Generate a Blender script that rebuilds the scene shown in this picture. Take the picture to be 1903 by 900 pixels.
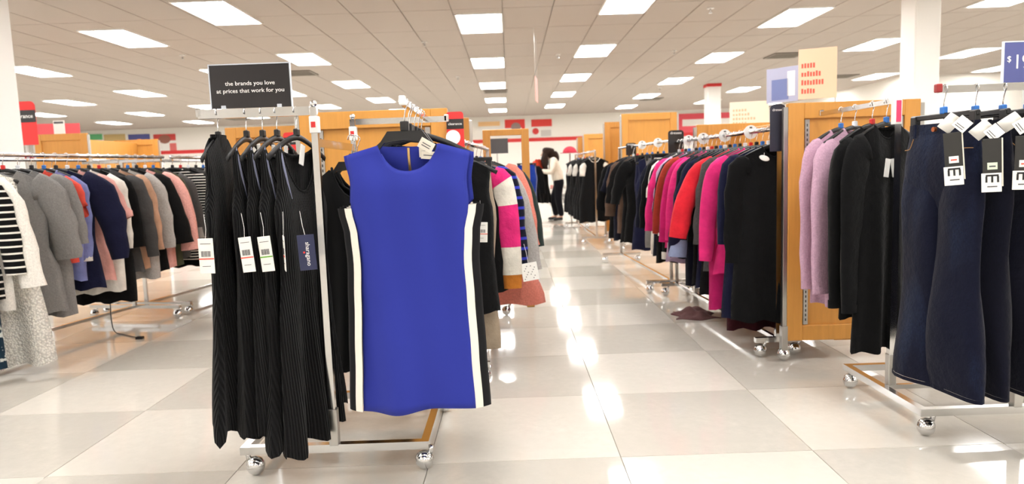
import bpy, bmesh, math, random
from mathutils import Vector, Matrix
random.seed(7)
for o in list(bpy.data.objects): bpy.data.objects.remove(o)
S = bpy.context.scene
COL = S.collection
PI = math.pi

# ---------------------------------------------------------------- camera
def make_camera():
    f, cx, cy = 1290.0, 951.5, 450.0
    d = Vector((947 - cx, -(314 - cy), -f)).normalized()          # world +Y seen from the camera
    r = math.radians(2.0)
    u = Vector((-math.sin(r), math.cos(r), 0)); u = (u - d * u.dot(d)).normalized()
    x = d.cross(u)
    m = Matrix(((x.x, x.y, x.z), (d.x, d.y, d.z), (u.x, u.y, u.z))).to_4x4()
    m.translation = Vector((0, 0, 1.12))
    cam = bpy.data.cameras.new('camera')
    cam.sensor_width = 36; cam.lens = 36 * f / 1903
    cam.dof.use_dof = True; cam.dof.focus_distance = 2.6; cam.dof.aperture_fstop = 3.4
    cam.clip_end = 200
    o = bpy.data.objects.new('camera', cam); COL.objects.link(o); o.matrix_world = m
    S.camera = o
make_camera()

# ---------------------------------------------------------------- world and exposure
W = bpy.data.worlds.new('world'); S.world = W; W.use_nodes = True
W.node_tree.nodes['Background'].inputs[0].default_value = (0.9, 0.92, 1, 1)
W.node_tree.nodes['Background'].inputs[1].default_value = 0.3
S.view_settings.view_transform = 'Standard'; S.view_settings.look = 'None'
S.view_settings.gamma = 1; S.view_settings.use_curve_mapping = False
S.view_settings.exposure = 1.42
LIGHT_POWER = 9.0

# ---------------------------------------------------------------- materials
MATS = {}
def lin(c):
    return tuple(((v / 255) / 12.92 if v / 255 <= .04045 else ((v / 255 + .055) / 1.055) ** 2.4) for v in c)
def base(name, rgb, rough=.5, metal=0, spec=.5):
    m = bpy.data.materials.new(name); m.use_nodes = True
    b = m.node_tree.nodes['Principled BSDF']
    b.inputs['Base Color'].default_value = (*lin(rgb), 1)
    b.inputs['Roughness'].default_value = rough; b.inputs['Metallic'].default_value = metal
    b.inputs['Specular IOR Level'].default_value = spec
    return m, m.node_tree.nodes, m.node_tree.links, b
def coords(N, L, scale=(1, 1, 1)):
    t = N.new('ShaderNodeTexCoord'); mp = N.new('ShaderNodeMapping'); mp.inputs['Scale'].default_value = scale
    L.new(t.outputs['Object'], mp.inputs['Vector']); return mp.outputs['Vector']
def mix(N, L, fac, a, b):
    n = N.new('ShaderNodeMix'); n.data_type = 'RGBA'
    if hasattr(fac, 'node'): L.new(fac, n.inputs[0])
    else: n.inputs[0].default_value = fac
    for i, v in ((6, a), (7, b)):
        if hasattr(v, 'node'): L.new(v, n.inputs[i])
        else: n.inputs[i].default_value = (*v, 1)
    return n.outputs[2]
def ramp(N, L, src, p0, p1, c0=(0, 0, 0), c1=(1, 1, 1), const=False):
    r = N.new('ShaderNodeValToRGB'); e = r.color_ramp.elements
    e[0].position = p0; e[1].position = p1; e[0].color = (*c0, 1); e[1].color = (*c1, 1)
    if const: r.color_ramp.interpolation = 'CONSTANT'
    L.new(src, r.inputs[0]); return r.outputs[0]
def noise(N, L, vec, scale, detail=3, rough=.6):
    n = N.new('ShaderNodeTexNoise'); n.inputs['Scale'].default_value = scale
    n.inputs['Detail'].default_value = detail; n.inputs['Roughness'].default_value = rough
    L.new(vec, n.inputs['Vector']); return n.outputs['Fac']
def bump(N, L, b, h, strength=.3, dist=.002):
    n = N.new('ShaderNodeBump'); n.inputs['Strength'].default_value = strength; n.inputs['Distance'].default_value = dist
    L.new(h, n.inputs['Height']); L.new(n.outputs[0], b.inputs['Normal'])

def fabric(rgb, kind='plain', rgb2=None, freq=20):
    key = ('fab', rgb, kind, rgb2, freq)
    if key in MATS: return MATS[key]
    m, N, L, b = base('fabric', rgb, .94, 0, .15)
    b.inputs['Sheen Weight'].default_value = .05
    c = lin(rgb); dk = tuple(v * .72 for v in c)
    v = coords(N, L)
    if kind == 'plain':
        n = noise(N, L, v, 9, 4); L.new(mix(N, L, ramp(N, L, n, .35, .7), dk, c), b.inputs['Base Color'])
        bump(N, L, b, noise(N, L, v, 14, 4), .5, .02)
    elif kind == 'smooth':
        bump(N, L, b, noise(N, L, v, 700, 2), .12, .001); b.inputs['Roughness'].default_value = .75
    elif kind == 'knit':
        n = noise(N, L, v, 120, 3, .8); L.new(mix(N, L, ramp(N, L, n, .3, .7), tuple(x * .80 for x in c), tuple(min(1, x * 1.12) for x in c)), b.inputs['Base Color'])
        bump(N, L, b, noise(N, L, v, 16, 4), .6, .02)
    elif kind == 'rib':
        w = N.new('ShaderNodeTexWave'); w.bands_direction = 'X'; w.inputs['Scale'].default_value = freq; w.inputs['Distortion'].default_value = .6
        w.inputs['Detail'].default_value = 1; L.new(v, w.inputs['Vector'])
        L.new(mix(N, L, w.outputs['Fac'], tuple(x * .55 for x in c), tuple(x * 1.5 for x in c)), b.inputs['Base Color'])
        bump(N, L, b, w.outputs['Fac'], .9, .004)
    elif kind in ('hstripe', 'vstripe'):
        w = N.new('ShaderNodeTexWave'); w.bands_direction = 'Z' if kind == 'hstripe' else 'X'
        w.inputs['Scale'].default_value = freq; w.inputs['Distortion'].default_value = .15; L.new(v, w.inputs['Vector'])
        L.new(mix(N, L, ramp(N, L, w.outputs['Fac'], .80, .86), c, lin(rgb2)), b.inputs['Base Color'])
    elif kind == 'print':
        vo = N.new('ShaderNodeTexVoronoi'); vo.inputs['Scale'].default_value = freq; L.new(v, vo.inputs['Vector'])
        L.new(mix(N, L, ramp(N, L, noise(N, L, v, freq, 2), .56, .6), c, lin(rgb2)), b.inputs['Base Color'])
        bump(N, L, b, vo.outputs['Distance'], .3, .004)
    elif kind == 'lace':
        vo = N.new('ShaderNodeTexVoronoi'); vo.inputs['Scale'].default_value = 85; L.new(v, vo.inputs['Vector'])
        L.new(mix(N, L, ramp(N, L, vo.outputs['Distance'], .3, .7), c, tuple(x * .72 for x in c)), b.inputs['Base Color'])
        bump(N, L, b, vo.outputs['Distance'], 1.0, .01)
    elif kind == 'denim':
        s = coords(N, L, (500, 500, 60)); n = noise(N, L, s, 1, 2)
        fade = noise(N, L, coords(N, L, (5, 5, 1.6)), 1.1, 2)
        cc = mix(N, L, ramp(N, L, fade, .5, .78), c, lin(rgb2))
        L.new(mix(N, L, ramp(N, L, n, .3, .75), dk, cc), b.inputs['Base Color'])
        bump(N, L, b, noise(N, L, v, 18, 4), .5, .015)
    MATS[key] = m; return m
def plain(name, rgb, rough=.5, metal=0, spec=.5):
    if name in MATS: return MATS[name]
    m, N, L, b = base(name, rgb, rough, metal, spec)
    n = noise(N, L, coords(N, L), 30, 3)
    r = N.new('ShaderNodeMapRange'); r.inputs[3].default_value = max(0, rough - .04); r.inputs[4].default_value = min(1, rough + .06)
    L.new(n, r.inputs[0]); L.new(r.outputs[0], b.inputs['Roughness'])
    MATS[name] = m; return m
def wood_mat(name, rgb, scale=(14, 14, 1.2)):
    m, N, L, b = base(name, rgb, .38, 0, .4)
    c = lin(rgb)
    n = noise(N, L, coords(N, L, scale), 3, 6, .65); n2 = noise(N, L, coords(N, L), 1.6, 2)
    k = mix(N, L, ramp(N, L, n, .3, .75), tuple(x * .80 for x in c), tuple(min(1, x * 1.08) for x in c))
    L.new(mix(N, L, ramp(N, L, n2, .3, .8), k, c), b.inputs['Base Color'])
    bump(N, L, b, n, .08, .002)
    return m
WOOD = wood_mat('maple_wood', (206, 146, 70))
CHROME = plain('chrome', (214, 214, 214), .16, 1)
STEEL = plain('brushed_steel', (190, 188, 184), .3, 1)
BLACKP = plain('black_plastic', (22, 22, 23), .42)
DARKP = plain('dark_board', (40, 38, 40), .18)
WHITEP = plain('white_paint', (238, 236, 232), .6)
PAPER = plain('white_paper', (236, 234, 228), .7)
PAPERW = plain('cream_paper', (226, 220, 206), .7)
INK = plain('grey_ink', (90, 90, 92), .8)
INKK = plain('black_ink', (25, 25, 26), .7)
RED = plain('red_card', (214, 44, 44), .5)
REDINK = plain('red_ink', (232, 88, 72), .7)
GREENINK = plain('green_ink', (110, 176, 60), .7)
WHITEINK = plain('white_ink', (240, 238, 236), .6)
CLIPR = plain('red_clip', (205, 40, 40), .4)
CLIPB = plain('blue_clip', (40, 110, 190), .4)
CLIPW = plain('white_clip', (226, 230, 236), .4)
GOLD = plain('brass', (214, 178, 120), .35, 1)
COPPER = plain('copper', (184, 110, 70), .4, 1)

def floor_mat(name, rgb):
    m, N, L, b = base(name, rgb, .2, 0, .33)
    c = lin(rgb); v = coords(N, L)
    n = noise(N, L, v, 22, 5, .7); n2 = noise(N, L, v, 2.2, 3)
    k = mix(N, L, ramp(N, L, n, .35, .7), tuple(x * .90 for x in c), tuple(min(1, x * 1.04) for x in c))
    L.new(mix(N, L, ramp(N, L, n2, .3, .75), tuple(x * .92 for x in c), k), b.inputs['Base Color'])
    r = N.new('ShaderNodeMapRange'); r.inputs[3].default_value = .05; r.inputs[4].default_value = .085
    L.new(n2, r.inputs[0]); L.new(r.outputs[0], b.inputs['Roughness'])
    bump(N, L, b, noise(N, L, v, 5, 2), .02, .01)
    return m
TILE_A = floor_mat('floor_tile_light', (214, 209, 199))
TILE_B = floor_mat('floor_tile_dark', (198, 193, 183))
GROUT = plain('grout', (198, 193, 183), .6)
m, N_, L_, b_ = base('ceiling_tile', (186, 176, 167), .95, 0, .2)
bump(N_, L_, b_, noise(N_, L_, coords(N_, L_), 90, 3), .3, .003); CEIL = m
CEILGRID = plain('ceiling_grid', (166, 157, 148), .8)
WALL = plain('wall_paint', (240, 236, 228), .85)
m, N_, L_, b_ = base('light_diffuser', (255, 255, 255), .6)
b_.inputs['Emission Color'].default_value = (1, .985, .97, 1); b_.inputs['Emission Strength'].default_value = LIGHT_POWER
LAMP = m

# ---------------------------------------------------------------- mesh helpers
class B:
    def __init__(s): s.v = []; s.f = []
    def add(s, V, F):
        n = len(s.v); s.v += [tuple(p) for p in V]; s.f += [tuple(i + n for i in q) for q in F]; return s
    def box(s, x0, x1, y0, y1, z0, z1):
        V = [(x, y, z) for z in (z0, z1) for y in (y0, y1) for x in (x0, x1)]
        return s.add(V, [(0, 2, 3, 1), (4, 5, 7, 6), (0, 1, 5, 4), (2, 6, 7, 3), (0, 4, 6, 2), (1, 3, 7, 5)])
    def cbox(s, x0, x1, y0, y1, z0, z1, c=.004):
        bm = bmesh.new(); bmesh.ops.create_cube(bm, size=1)
        for v in bm.verts:
            v.co = Vector(((x0 + x1) / 2 + v.co.x * (x1 - x0), (y0 + y1) / 2 + v.co.y * (y1 - y0), (z0 + z1) / 2 + v.co.z * (z1 - z0)))
        bmesh.ops.bevel(bm, geom=bm.edges[:], offset=c, segments=1, affect='EDGES')
        bm.verts.index_update()
        s.add([v.co[:] for v in bm.verts], [[v.index for v in q.verts] for q in bm.faces]); bm.free(); return s
    def tube(s, P, r, n=8, ry=None, cap=True, up=Vector((0, 1, 0))):
        P = [Vector(p) for p in P]; k = len(P); V = []
        R = r if isinstance(r, (list, tuple)) else [r] * k
        RY = R if ry is None else (ry if isinstance(ry, (list, tuple)) else [ry] * k)
        for i in range(k):
            t = (P[min(i + 1, k - 1)] - P[max(i - 1, 0)]).normalized()
            u = up if abs(t.dot(up)) < .95 else Vector((1, 0, 0)) if abs(t.x) < .9 else Vector((0, 0, 1))
            a = t.cross(u).normalized(); b = a.cross(t).normalized()
            for j in range(n):
                q = 2 * PI * j / n
                V.append(P[i] + a * math.cos(q) * R[i] + b * math.sin(q) * RY[i])
        F = [(i * n + j, i * n + (j + 1) % n, (i + 1) * n + (j + 1) % n, (i + 1) * n + j) for i in range(k - 1) for j in range(n)]
        if cap: F += [tuple(range(n))[::-1], tuple((k - 1) * n + j for j in range(n))]
        return s.add(V, F)
    def bar(s, p, q, w=.026, h=None):
        h = h or w; p = Vector(p); q = Vector(q); t = (q - p).normalized()
        u = Vector((0, 0, 1)) if abs(t.z) < .9 else Vector((0, 1, 0))
        a = t.cross(u).normalized() * w / 2; b = a.cross(t).normalized() * h / 2
        V = [x + i * a + j * b for x in (p, q) for i, j in ((-1, -1), (1, -1), (1, 1), (-1, 1))]
        return s.add(V, [(0, 1, 2, 3), (7, 6, 5, 4), (0, 4, 5, 1), (1, 5, 6, 2), (2, 6, 7, 3), (3, 7, 4, 0)])
    def sphere(s, c, r, n=14, m=9, sq=(1, 1, 1), z0=-1, z1=1):
        V = []; a0 = math.acos(-z1 if False else z1); a1 = math.acos(z0)
        for i in range(m + 1):
            a = a0 + (a1 - a0) * i / m
            for j in range(n):
                q = 2 * PI * j / n
                V.append((c[0] + r * sq[0] * math.sin(a) * math.cos(q), c[1] + r * sq[1] * math.sin(a) * math.sin(q), c[2] + r * sq[2] * math.cos(a)))
        F = [(i * n + j, (i + 1) * n + j, (i + 1) * n + (j + 1) % n, i * n + (j + 1) % n) for i in range(m) for j in range(n)]
        return s.add(V, F)
    def build(s, name, mat, parent=None, smooth=False, loc=None, rot=None):
        me = bpy.data.meshes.new(name); me.from_pydata(s.v, [], s.f); me.update()
        return link(name, me, mat, parent, smooth, loc, rot)
def link(name, me, mat, parent=None, smooth=False, loc=None, rot=None):
    if mat and not len(me.materials): me.materials.append(mat)
    if smooth: me.shade_smooth()
    o = bpy.data.objects.new(name, me); COL.objects.link(o); o.parent = parent
    if loc: o.location = loc
    if rot: o.rotation_euler = rot
    return o
def tag(o, label, cat, group=None, kind=None):
    if label: o['label'] = label
    if cat: o['category'] = cat
    if group: o['group'] = group
    if kind: o['kind'] = kind
    return o
def thing(name, label, cat, loc=(0, 0, 0), rotz=0, group=None):
    o = bpy.data.objects.new(name, None); o.empty_display_size = .05; COL.objects.link(o)
    o.location = loc; o.rotation_euler = (0, 0, rotz); return tag(o, label, cat, group)
def struct(o): o['kind'] = 'structure'; return o
def copy_tree(o, parent=None):
    c = o.copy(); COL.objects.link(c); c.parent = parent
    for ch in o.children: copy_tree(ch, c)
    return c
def text(body, size, mat, parent, loc, rot=(PI / 2, 0, 0), name='lettering', align='CENTER', ext=.0006, sx=1.0):
    cu = bpy.data.curves.new('t', 'FONT'); cu.body = body; cu.size = size; cu.extrude = ext; cu.align_x = align; cu.align_y = 'CENTER'; cu.resolution_u = 3
    t = bpy.data.objects.new('t', cu); COL.objects.link(t)
    dg = bpy.context.evaluated_depsgraph_get(); me = bpy.data.meshes.new_from_object(t.evaluated_get(dg))
    bpy.data.objects.remove(t); bpy.data.curves.remove(cu)
    for v in me.vertices: v.co.x *= sx
    me.materials.clear()
    return link(name, me, mat, parent, False, loc, rot)
def interp(tab, z):
    """piecewise smooth lookup in [(z, value), ...] sorted by falling z"""
    if z >= tab[0][0]: return tab[0][1]
    for (a, va), (b, vb) in zip(tab, tab[1:]):
        if z >= b:
            t = (a - z) / (a - b); t = t * t * (3 - 2 * t); return va + (vb - va) * t
    return tab[-1][1]
def spline(P, n):
    P = [Vector(p) for p in P]; out = []
    Q = [P[0] * 2 - P[1]] + P + [P[-1] * 2 - P[-2]]
    for i in range(len(P) - 1):
        a, b, c, d = Q[i:i + 4]
        for j in range(n):
            t = j / n
            out.append(.5 * ((2 * b) + (c - a) * t + (2 * a - 5 * b + 4 * c - d) * t * t + (3 * b - a - 3 * c + d) * t ** 3))
    return out + [P[-1]]

# ================================================================ THE SETTING
X0, X1, Y0, Y1, ZC = -19.0, 15.0, -6.0, 26.0, 3.05
# floor
fl = struct(B().box(X0, X1, Y0, Y1, -.1, -.006).build('floor', GROUT))
T = .74; FX, FY = .39, 2.575
def tile_mesh(mat, w, d, h, name, flip=False):
    g = .0015; s = -1 if flip else 1
    V = [(0, 0, -h * s), (w, 0, -h * s), (w, d, -h * s), (0, d, -h * s), (g, g, 0), (w - g, g, 0), (w - g, d - g, 0), (g, d - g, 0)]
    F = [(4, 5, 6, 7), (0, 1, 5, 4), (1, 2, 6, 5), (2, 3, 7, 6), (3, 0, 4, 7)]
    if flip: F = [q[::-1] for q in F]
    me = bpy.data.meshes.new(name); me.from_pydata(V, [], F); me.materials.append(mat); return me
tm = [tile_mesh(TILE_A, T - .001, T - .001, .006, 'tile'), tile_mesh(TILE_B, T - .001, T - .001, .006, 'tile')]
cells = []
for i in range(-26, 20):
    for j in range(-12, 32):
        x, y = FX + i * T, FY + j * T
        if x < X0 or x + T > X1 or y < Y0 or y + T > Y1: continue
        cells.append((x, y, (i + j) % 2))
def seen(x, y): return y > 1.0 and abs(x + T / 2) < .80 * (y + T)
near = sorted([c for c in cells if seen(c[0], c[1])], key=lambda c: c[1])[:296]
ns = set(near)
for x, y, p in near: link('tile', tm[1 - p], None, fl, False, (x, y, 0))
for p in (0, 1):
    b = B()
    for x, y, q in cells:
        if q == p and (x, y, q) not in ns:
            b.add([(x, y, 0), (x + T - .001, y, 0), (x + T - .001, y + T - .001, 0), (x, y + T - .001, 0)], [(0, 1, 2, 3)])
    o = b.build('tile_field', (TILE_B, TILE_A)[p], fl); o['kind'] = 'stuff'
# ceiling
ce = struct(B().box(X0, X1, Y0, Y1, ZC + .012, ZC + .15).build('ceiling', CEILGRID))
CW, CD = .61, 1.22
cm = tile_mesh(CEIL, CW - .012, CD - .012, .012, 'ceiling_tile', True)
cc = []
for i in range(-31, 25):
    for j in range(-6, 22):
        x, y = -.625 + i * CW, 7.4 + (j - 6) * CD
        if x < X0 or x + CW > X1 or y < Y0 or y + CD > Y1: continue
        cc.append((x, y))
nearc = sorted([c for c in cc if c[1] > 5.3 and abs(c[0] + .3) < .78 * (c[1] + 1)], key=lambda c: c[1])[:296]
sc = set(nearc)
for x, y in nearc: link('ceiling_tile', cm, None, ce, False, (x, y, ZC))
b = B()
for x, y in cc:
    if (x, y) not in sc: b.add([(x, y, ZC), (x, y + CD - .012, ZC), (x + CW - .012, y + CD - .012, ZC), (x + CW - .012, y, ZC)], [(0, 1, 2, 3)])
o = b.build('ceiling_tile_field', CEIL, ce); o['kind'] = 'stuff'
# walls
struct(B().box(X0, X1, Y1, Y1 + .2, -.1, ZC + .15).build('wall_far', WALL))
struct(B().box(X0 - .2, X0, Y0, Y1, -.1, ZC + .15).build('wall_left', WALL))
struct(B().box(X1, X1 + .2, Y0, Y1, -.1, ZC + .15).build('wall_right', WALL))
struct(B().box(X0, X1, Y0 - .2, Y0, -.1, ZC + .15).build('wall_back', WALL))
struct(B().box(9.7, X1, 17.3, Y1, 0, ZC).build('wall_alcove', WALL))
struct(B().box(X0, 9.7, Y1 - .03, Y1, 2.10, 2.23).build('trim_1', RED))
struct(B().box(X0, 9.7, Y1 - .02, Y1, 0, .12).build('baseboard_far', plain('baseboard_grey', (150, 146, 140), .6)))
# columns
def column(x0, x1, y0, y1, label, cap=False):
    t = thing('column', label, 'column', ((x0 + x1) / 2, (y0 + y1) / 2, 0))
    a, c = (x1 - x0) / 2, (y1 - y0) / 2
    B().cbox(-a, a, -c, c, 0, ZC - (.06 if cap else 0), .012).build('shaft', WHITEP, t)
    B().cbox(-a - .01, a + .01, -c - .01, c + .01, 0, .12, .004).build('base_trim', plain('baseboard_grey', (150, 146, 140)), t)
    if cap: B().cbox(-a - .015, a + .015, -c - .015, c + .015, ZC - .075, ZC, .004).build('cap', RED, t)
column(4.79, 5.09, 8.3, 8.62, 'white square column behind the jeans rack')
column(-4.98, -4.62, 6.35, 6.7, 'white square column behind the rack of grey and pink tops')
column(4.98, 5.31, 17.5, 17.83, 'white square column with a red cap under the ceiling', True)

# ceiling lights
fr_b = B()
for a in ((-.3, -.28, -.6, .6), (.28, .3, -.6, .6), (-.28, .28, -.6, -.58), (-.28, .28, .58, .6)): fr_b.box(a[0], a[1], a[2], a[3], -.018, 0)
proto = None
for cx_, y0 in ((-12.75, 19.39), (-10.35, 16.75), (-8.0, 12.05), (-5.1, 9.6), (-3.32, 8.35), (-.32, 9.43), (1.49, 8.5), (3.95, 9.75), (6.4, 12.29), (8.95, 13.73), (11.4, 12.9), (-15.2, 16.7)):
    y = y0
    while y > Y0 + 1.2: y -= 3.42
    y += 3.42
    while y < Y1 - .8:
        if not (cx_ > 9.3 and y > 16.5):
            if proto is None:
                proto = thing('ceiling_light', 'bright white rectangular troffer light set in the tiled ceiling', 'light', (0, 0, 0), 0, 'ceiling lights in rows')
                fr_b.build('frame', WHITEP, proto)
                B().box(-.28, .28, -.58, .58, -.012, -.004).build('diffuser', LAMP, proto)
                o = proto
            else: o = copy_tree(proto)
            o.location = (cx_, y, ZC)
        y += 3.42
# air vents and sprinklers
def vent(x, y, group):
    t = thing('air_vent', 'dark slatted air vent in the ceiling tiles', 'vent', (x, y, ZC), 0, group)
    B().box(-.3, .3, -.3, .3, -.010, 0).build('backing', plain('vent_dark', (70, 64, 58), .8), t)
    b = B()
    for a in ((-.3, -.27, -.3, .3), (.27, .3, -.3, .3), (-.27, .27, -.3, -.27), (-.27, .27, .27, .3)): b.box(a[0], a[1], a[2], a[3], -.02, -.01)
    b.build('frame', plain('vent_frame', (150, 142, 132), .7), t)
    for k in range(5): B().box(-.27, .27, -.22 + k * .11 - .012, -.22 + k * .11 + .012, -.018, -.010).build('slat', plain('vent_frame', (150, 142, 132), .7), t)
for x, y in ((-.28, 17.5), (-3.9, 13.3), (5.2, 13.2), (8.0, 16.9), (-8.8, 23.0), (4.3, 21.0)): vent(x, y, 'air vents in the ceiling')
def sprinkler(x, y):
    t = thing('sprinkler_head', 'small chrome sprinkler head on the ceiling', 'sprinkler', (x, y, ZC), 0, 'sprinkler heads')
    B().tube([(0, 0, 0), (0, 0, -.012)], .045, 12).build('rose', WHITEP, t, True)
    B().tube([(0, 0, -.012), (0, 0, -.06)], .012, 8).build('stem', CHROME, t, True)
    B().tube([(0, 0, -.06), (0, 0, -.065)], .028, 10).build('deflector', CHROME, t)
for x, y in ((-1.2, 10.6), (-5.0, 11.0), (2.6, 9.0), (2.9, 12.2), (6.0, 13.0), (-1.0, 14.6), (9.4, 11.6), (-8.7, 9.4), (.9, 12.2), (3.9, 18)): sprinkler(x, y)

# posters on the far wall
def poster(x0, x1, z0, z1, label, bands, y=Y1):
    t = thing('wall_poster', label, 'poster', ((x0 + x1) / 2, y - .012, (z0 + z1) / 2))
    w, h = (x1 - x0) / 2, (z1 - z0) / 2
    B().box(-w, w, -.01, .01, -h, h).build('board', plain('poster_white', (236, 232, 226), .6), t)
    for n_, c, (a, b_, c_, d) in bands:
        if n_ == 'disc':
            P = [(a * w + math.cos(q * PI / 12) * c_, -.016, b_ * h + math.sin(q * PI / 12) * d) for q in range(24)]
            B().add(P + [(p[0], -.01, p[2]) for p in P], [tuple(range(24))]).build('print_disc', plain('print%s' % (c,), c, .6), t)
        else: B().box(a * w, b_ * w, -.014, -.009, c_ * h, d * h).build('print_field', plain('print%s' % (c,), c, .6), t)
poster(-15.6, -15.0, 2.5, 2.93, 'pale poster with a green band high on the far wall', [('b', (96, 180, 120), (-1, 1, .0, 1)), ('b', (235, 190, 160), (-1, 1, -.6, -.3))])
poster(-14.95, -14.15, 2.35, 2.9, 'tan and pink poster high on the far wall', [('b', (205, 178, 120), (-1, 1, .0, 1)), ('b', (236, 190, 180), (-.6, .5, -1, -.2))])
poster(-14.05, -13.25, 2.16, 2.87, 'blue poster with an orange shape on the far wall', [('b', (84, 88, 150), (-1, 1, .1, 1)), ('disc', (240, 150, 90), (0, 0, .2, .18)), ('b', (110, 150, 215), (-.2, 1, -1, -.5))])
poster(-13.12, -12.3, 2.16, 2.84, 'red and white poster with a dark round shape on the far wall', [('b', (206, 70, 66), (-1, 1, .3, 1)), ('disc', (150, 96, 80), (0, .45, .22, .16)), ('b', (220, 110, 105), (.4, 1, -1, 0))])
poster(-.12, .62, 2.24, 2.93, 'red poster with a grey shape above the wooden frame', [('b', (226, 62, 56), (-1, 1, .1, 1)), ('disc', (150, 130, 126), (.1, .2, .18, .16)), ('b', (226, 62, 56), (.7, 1, -1, .1))])
poster(.86, 1.62, 2.24, 2.90, 'red and white poster with a small red disc above the shopper', [('b', (226, 66, 60), (-1, 1, .2, 1)), ('disc', (210, 60, 58), (-.6, -.3, .12, .12)), ('b', (200, 196, 192), (-.1, .9, -.9, -.2))])
poster(-1.1, -.3, 2.55, 2.92, 'pale peach poster on the far wall beside the red ones', [('b', (240, 196, 140), (-1, 1, -.1, .8))])
poster(6.3, 8.3, 2.22, 2.92, 'wide pink poster with glare painted white in its middle behind the red-capped column', [('b', (228, 84, 96), (-1, 1, .4, 1)), ('b', (228, 84, 96), (-1, 1, -1, -.3)), ('b', (228, 84, 96), (-1, -.85, -.3, .4))])  # bare white board between the pink fields stands in for glare

# ================================================================ FIXTURES
def caster(parent, x, y, rot=0, hood=True):
    c = B().sphere((x, y, .034), .034, 16, 10, (1, .92, 1)).build('caster', CHROME, parent, True)
    h = B().sphere((x, y, .038), .036, 14, 5, (1, .7, 1), .1, 1)
    h.tube([(x + .022 * math.cos(rot), y + .022 * math.sin(rot), .06), (x + .03 * math.cos(rot), y + .03 * math.sin(rot), .092)], .010, 8)
    h.build('caster_hood', CHROME, c, True)
    return c

def gondola(x0, x1, yf, yb, h, label, hb=None, standard=True):
    """rolling wooden unit: framed end panels, a spine between them, chrome legs on casters"""
    hb = hb or h; w = x1 - x0
    t = thing('wooden_gondola', label, 'display unit', (x0, yf, 0))
    for k, (y, hh) in enumerate(((0, h), (yb - yf, hb))):
        z0 = .115; sw = .085
        B().cbox(0, sw, y, y + .04, z0, hh, .003).build('stile', WOOD, t)
        B().cbox(w - sw, w, y, y + .04, z0, hh, .003).build('stile', WOOD, t)
        B().cbox(sw, w - sw, y, y + .04, hh - .085, hh, .003).build('top_rail', WOOD, t)
        B().cbox(sw, w - sw, y, y + .04, z0, z0 + .085, .003).build('bottom_rail', WOOD, t)
        B().box(sw, w - sw, y + .018, y + .03, z0 + .085, hh - .085).build('end_panel', WOOD, t)
        if k == 0 and standard:
            for sx in (sw + .006, w - sw - .03):
                s = B().box(sx, sx + .024, y + .006, y + .018, z0 + .09, hh - .09).build('slotted_standard', STEEL, t)
                b = B(); z = z0 + .11
                while z < hh - .12: b.box(sx + .009, sx + .015, y + .0045, y + .0062, z, z + .014); z += .026
                q = b.build('slot_row', plain('slot_dark', (60, 60, 60), .8), s); q['kind'] = 'stuff'
        for sx in (-.012, w + .012):
            B().cbox(sx - .012, sx + .012, y + .005, y + .035, .06, hh - .02, .002).build('leg_post', STEEL, t)
            B().cbox(sx - .017, sx + .017, y, y + .04, .06, .2, .002).build('leg_sleeve', STEEL, t)
            caster(t, sx, y + .02)
    B().cbox(w / 2 - .02, w / 2 + .02, .04, yb - yf, .115, min(h, hb) - .05, .003).build('spine', WOOD, t)
    B().cbox(.28, w - .28, .04, yb - yf, .10, .13, .003).build('base_shelf', WOOD, t)
    return t
gondola(-1.04, -.30, 3.5, 5.4, 1.432, 'maple wooden gondola behind the blue dress rack', 1.523)
gondola(1.507, 2.217, 3.77, 5.6, 1.418, 'maple wooden gondola with slotted steel strips beside the lavender tops')
gondola(-2.258, -1.55, 5.6, 7.4, 1.523, 'maple wooden gondola behind the black ribbed dresses', standard=False)
gondola(1.456, 2.165, 9.0, 10.6, 1.77, 'tall maple wooden gondola beyond the pink and black garments', standard=False)
gondola(-6.075, -5.40, 9.0, 10.8, 1.765, 'tall maple wooden gondola beyond the grey and pink tops', standard=False)
gondola(1.42, 1.95, 13.2, 14.4, 1.72, 'narrow maple wooden gondola near the far wall', standard=False)

def wood_frame(x0, x1, y, h, s, label):
    t = thing('display_stand', label, 'stand', ((x0 + x1) / 2, y, 0)); w = (x1 - x0) / 2
    for a in (-1, 1):
        B().cbox(min(a * w, a * (w - s)), max(a * w, a * (w - s)), -.02, .02, .03, h, .003).build('upright', WOOD, t)
        B().cbox(a * (w - s / 2) - s / 2, a * (w - s / 2) + s / 2, -.16, .16, 0, .035, .004).build('foot', WOOD, t)
    B().cbox(-w + s, w - s, -.02, .02, h - s * .8, h, .003).build('top_rail', WOOD, t)
    B().cbox(-w + s, w - s, -.02, .02, .12, .12 + s, .003).build('bottom_rail', WOOD, t)
wood_frame(-.21, .165, 5.7, 1.44, .062, 'open maple frame standing beside the coral coat')
wood_frame(-6.95, -6.27, 12, 1.77, .09, 'open maple frame with black hats showing through it')

# rolling garment racks ------------------------------------------------------
ZR = 1.352
def end_cap(parent, p, m=CHROME): B().cbox(p[0] - .011, p[0] + .011, p[1] - .011, p[1] + .011, p[2] - .011, p[2] + .020, .003).build('end_stop', m, parent)
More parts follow.
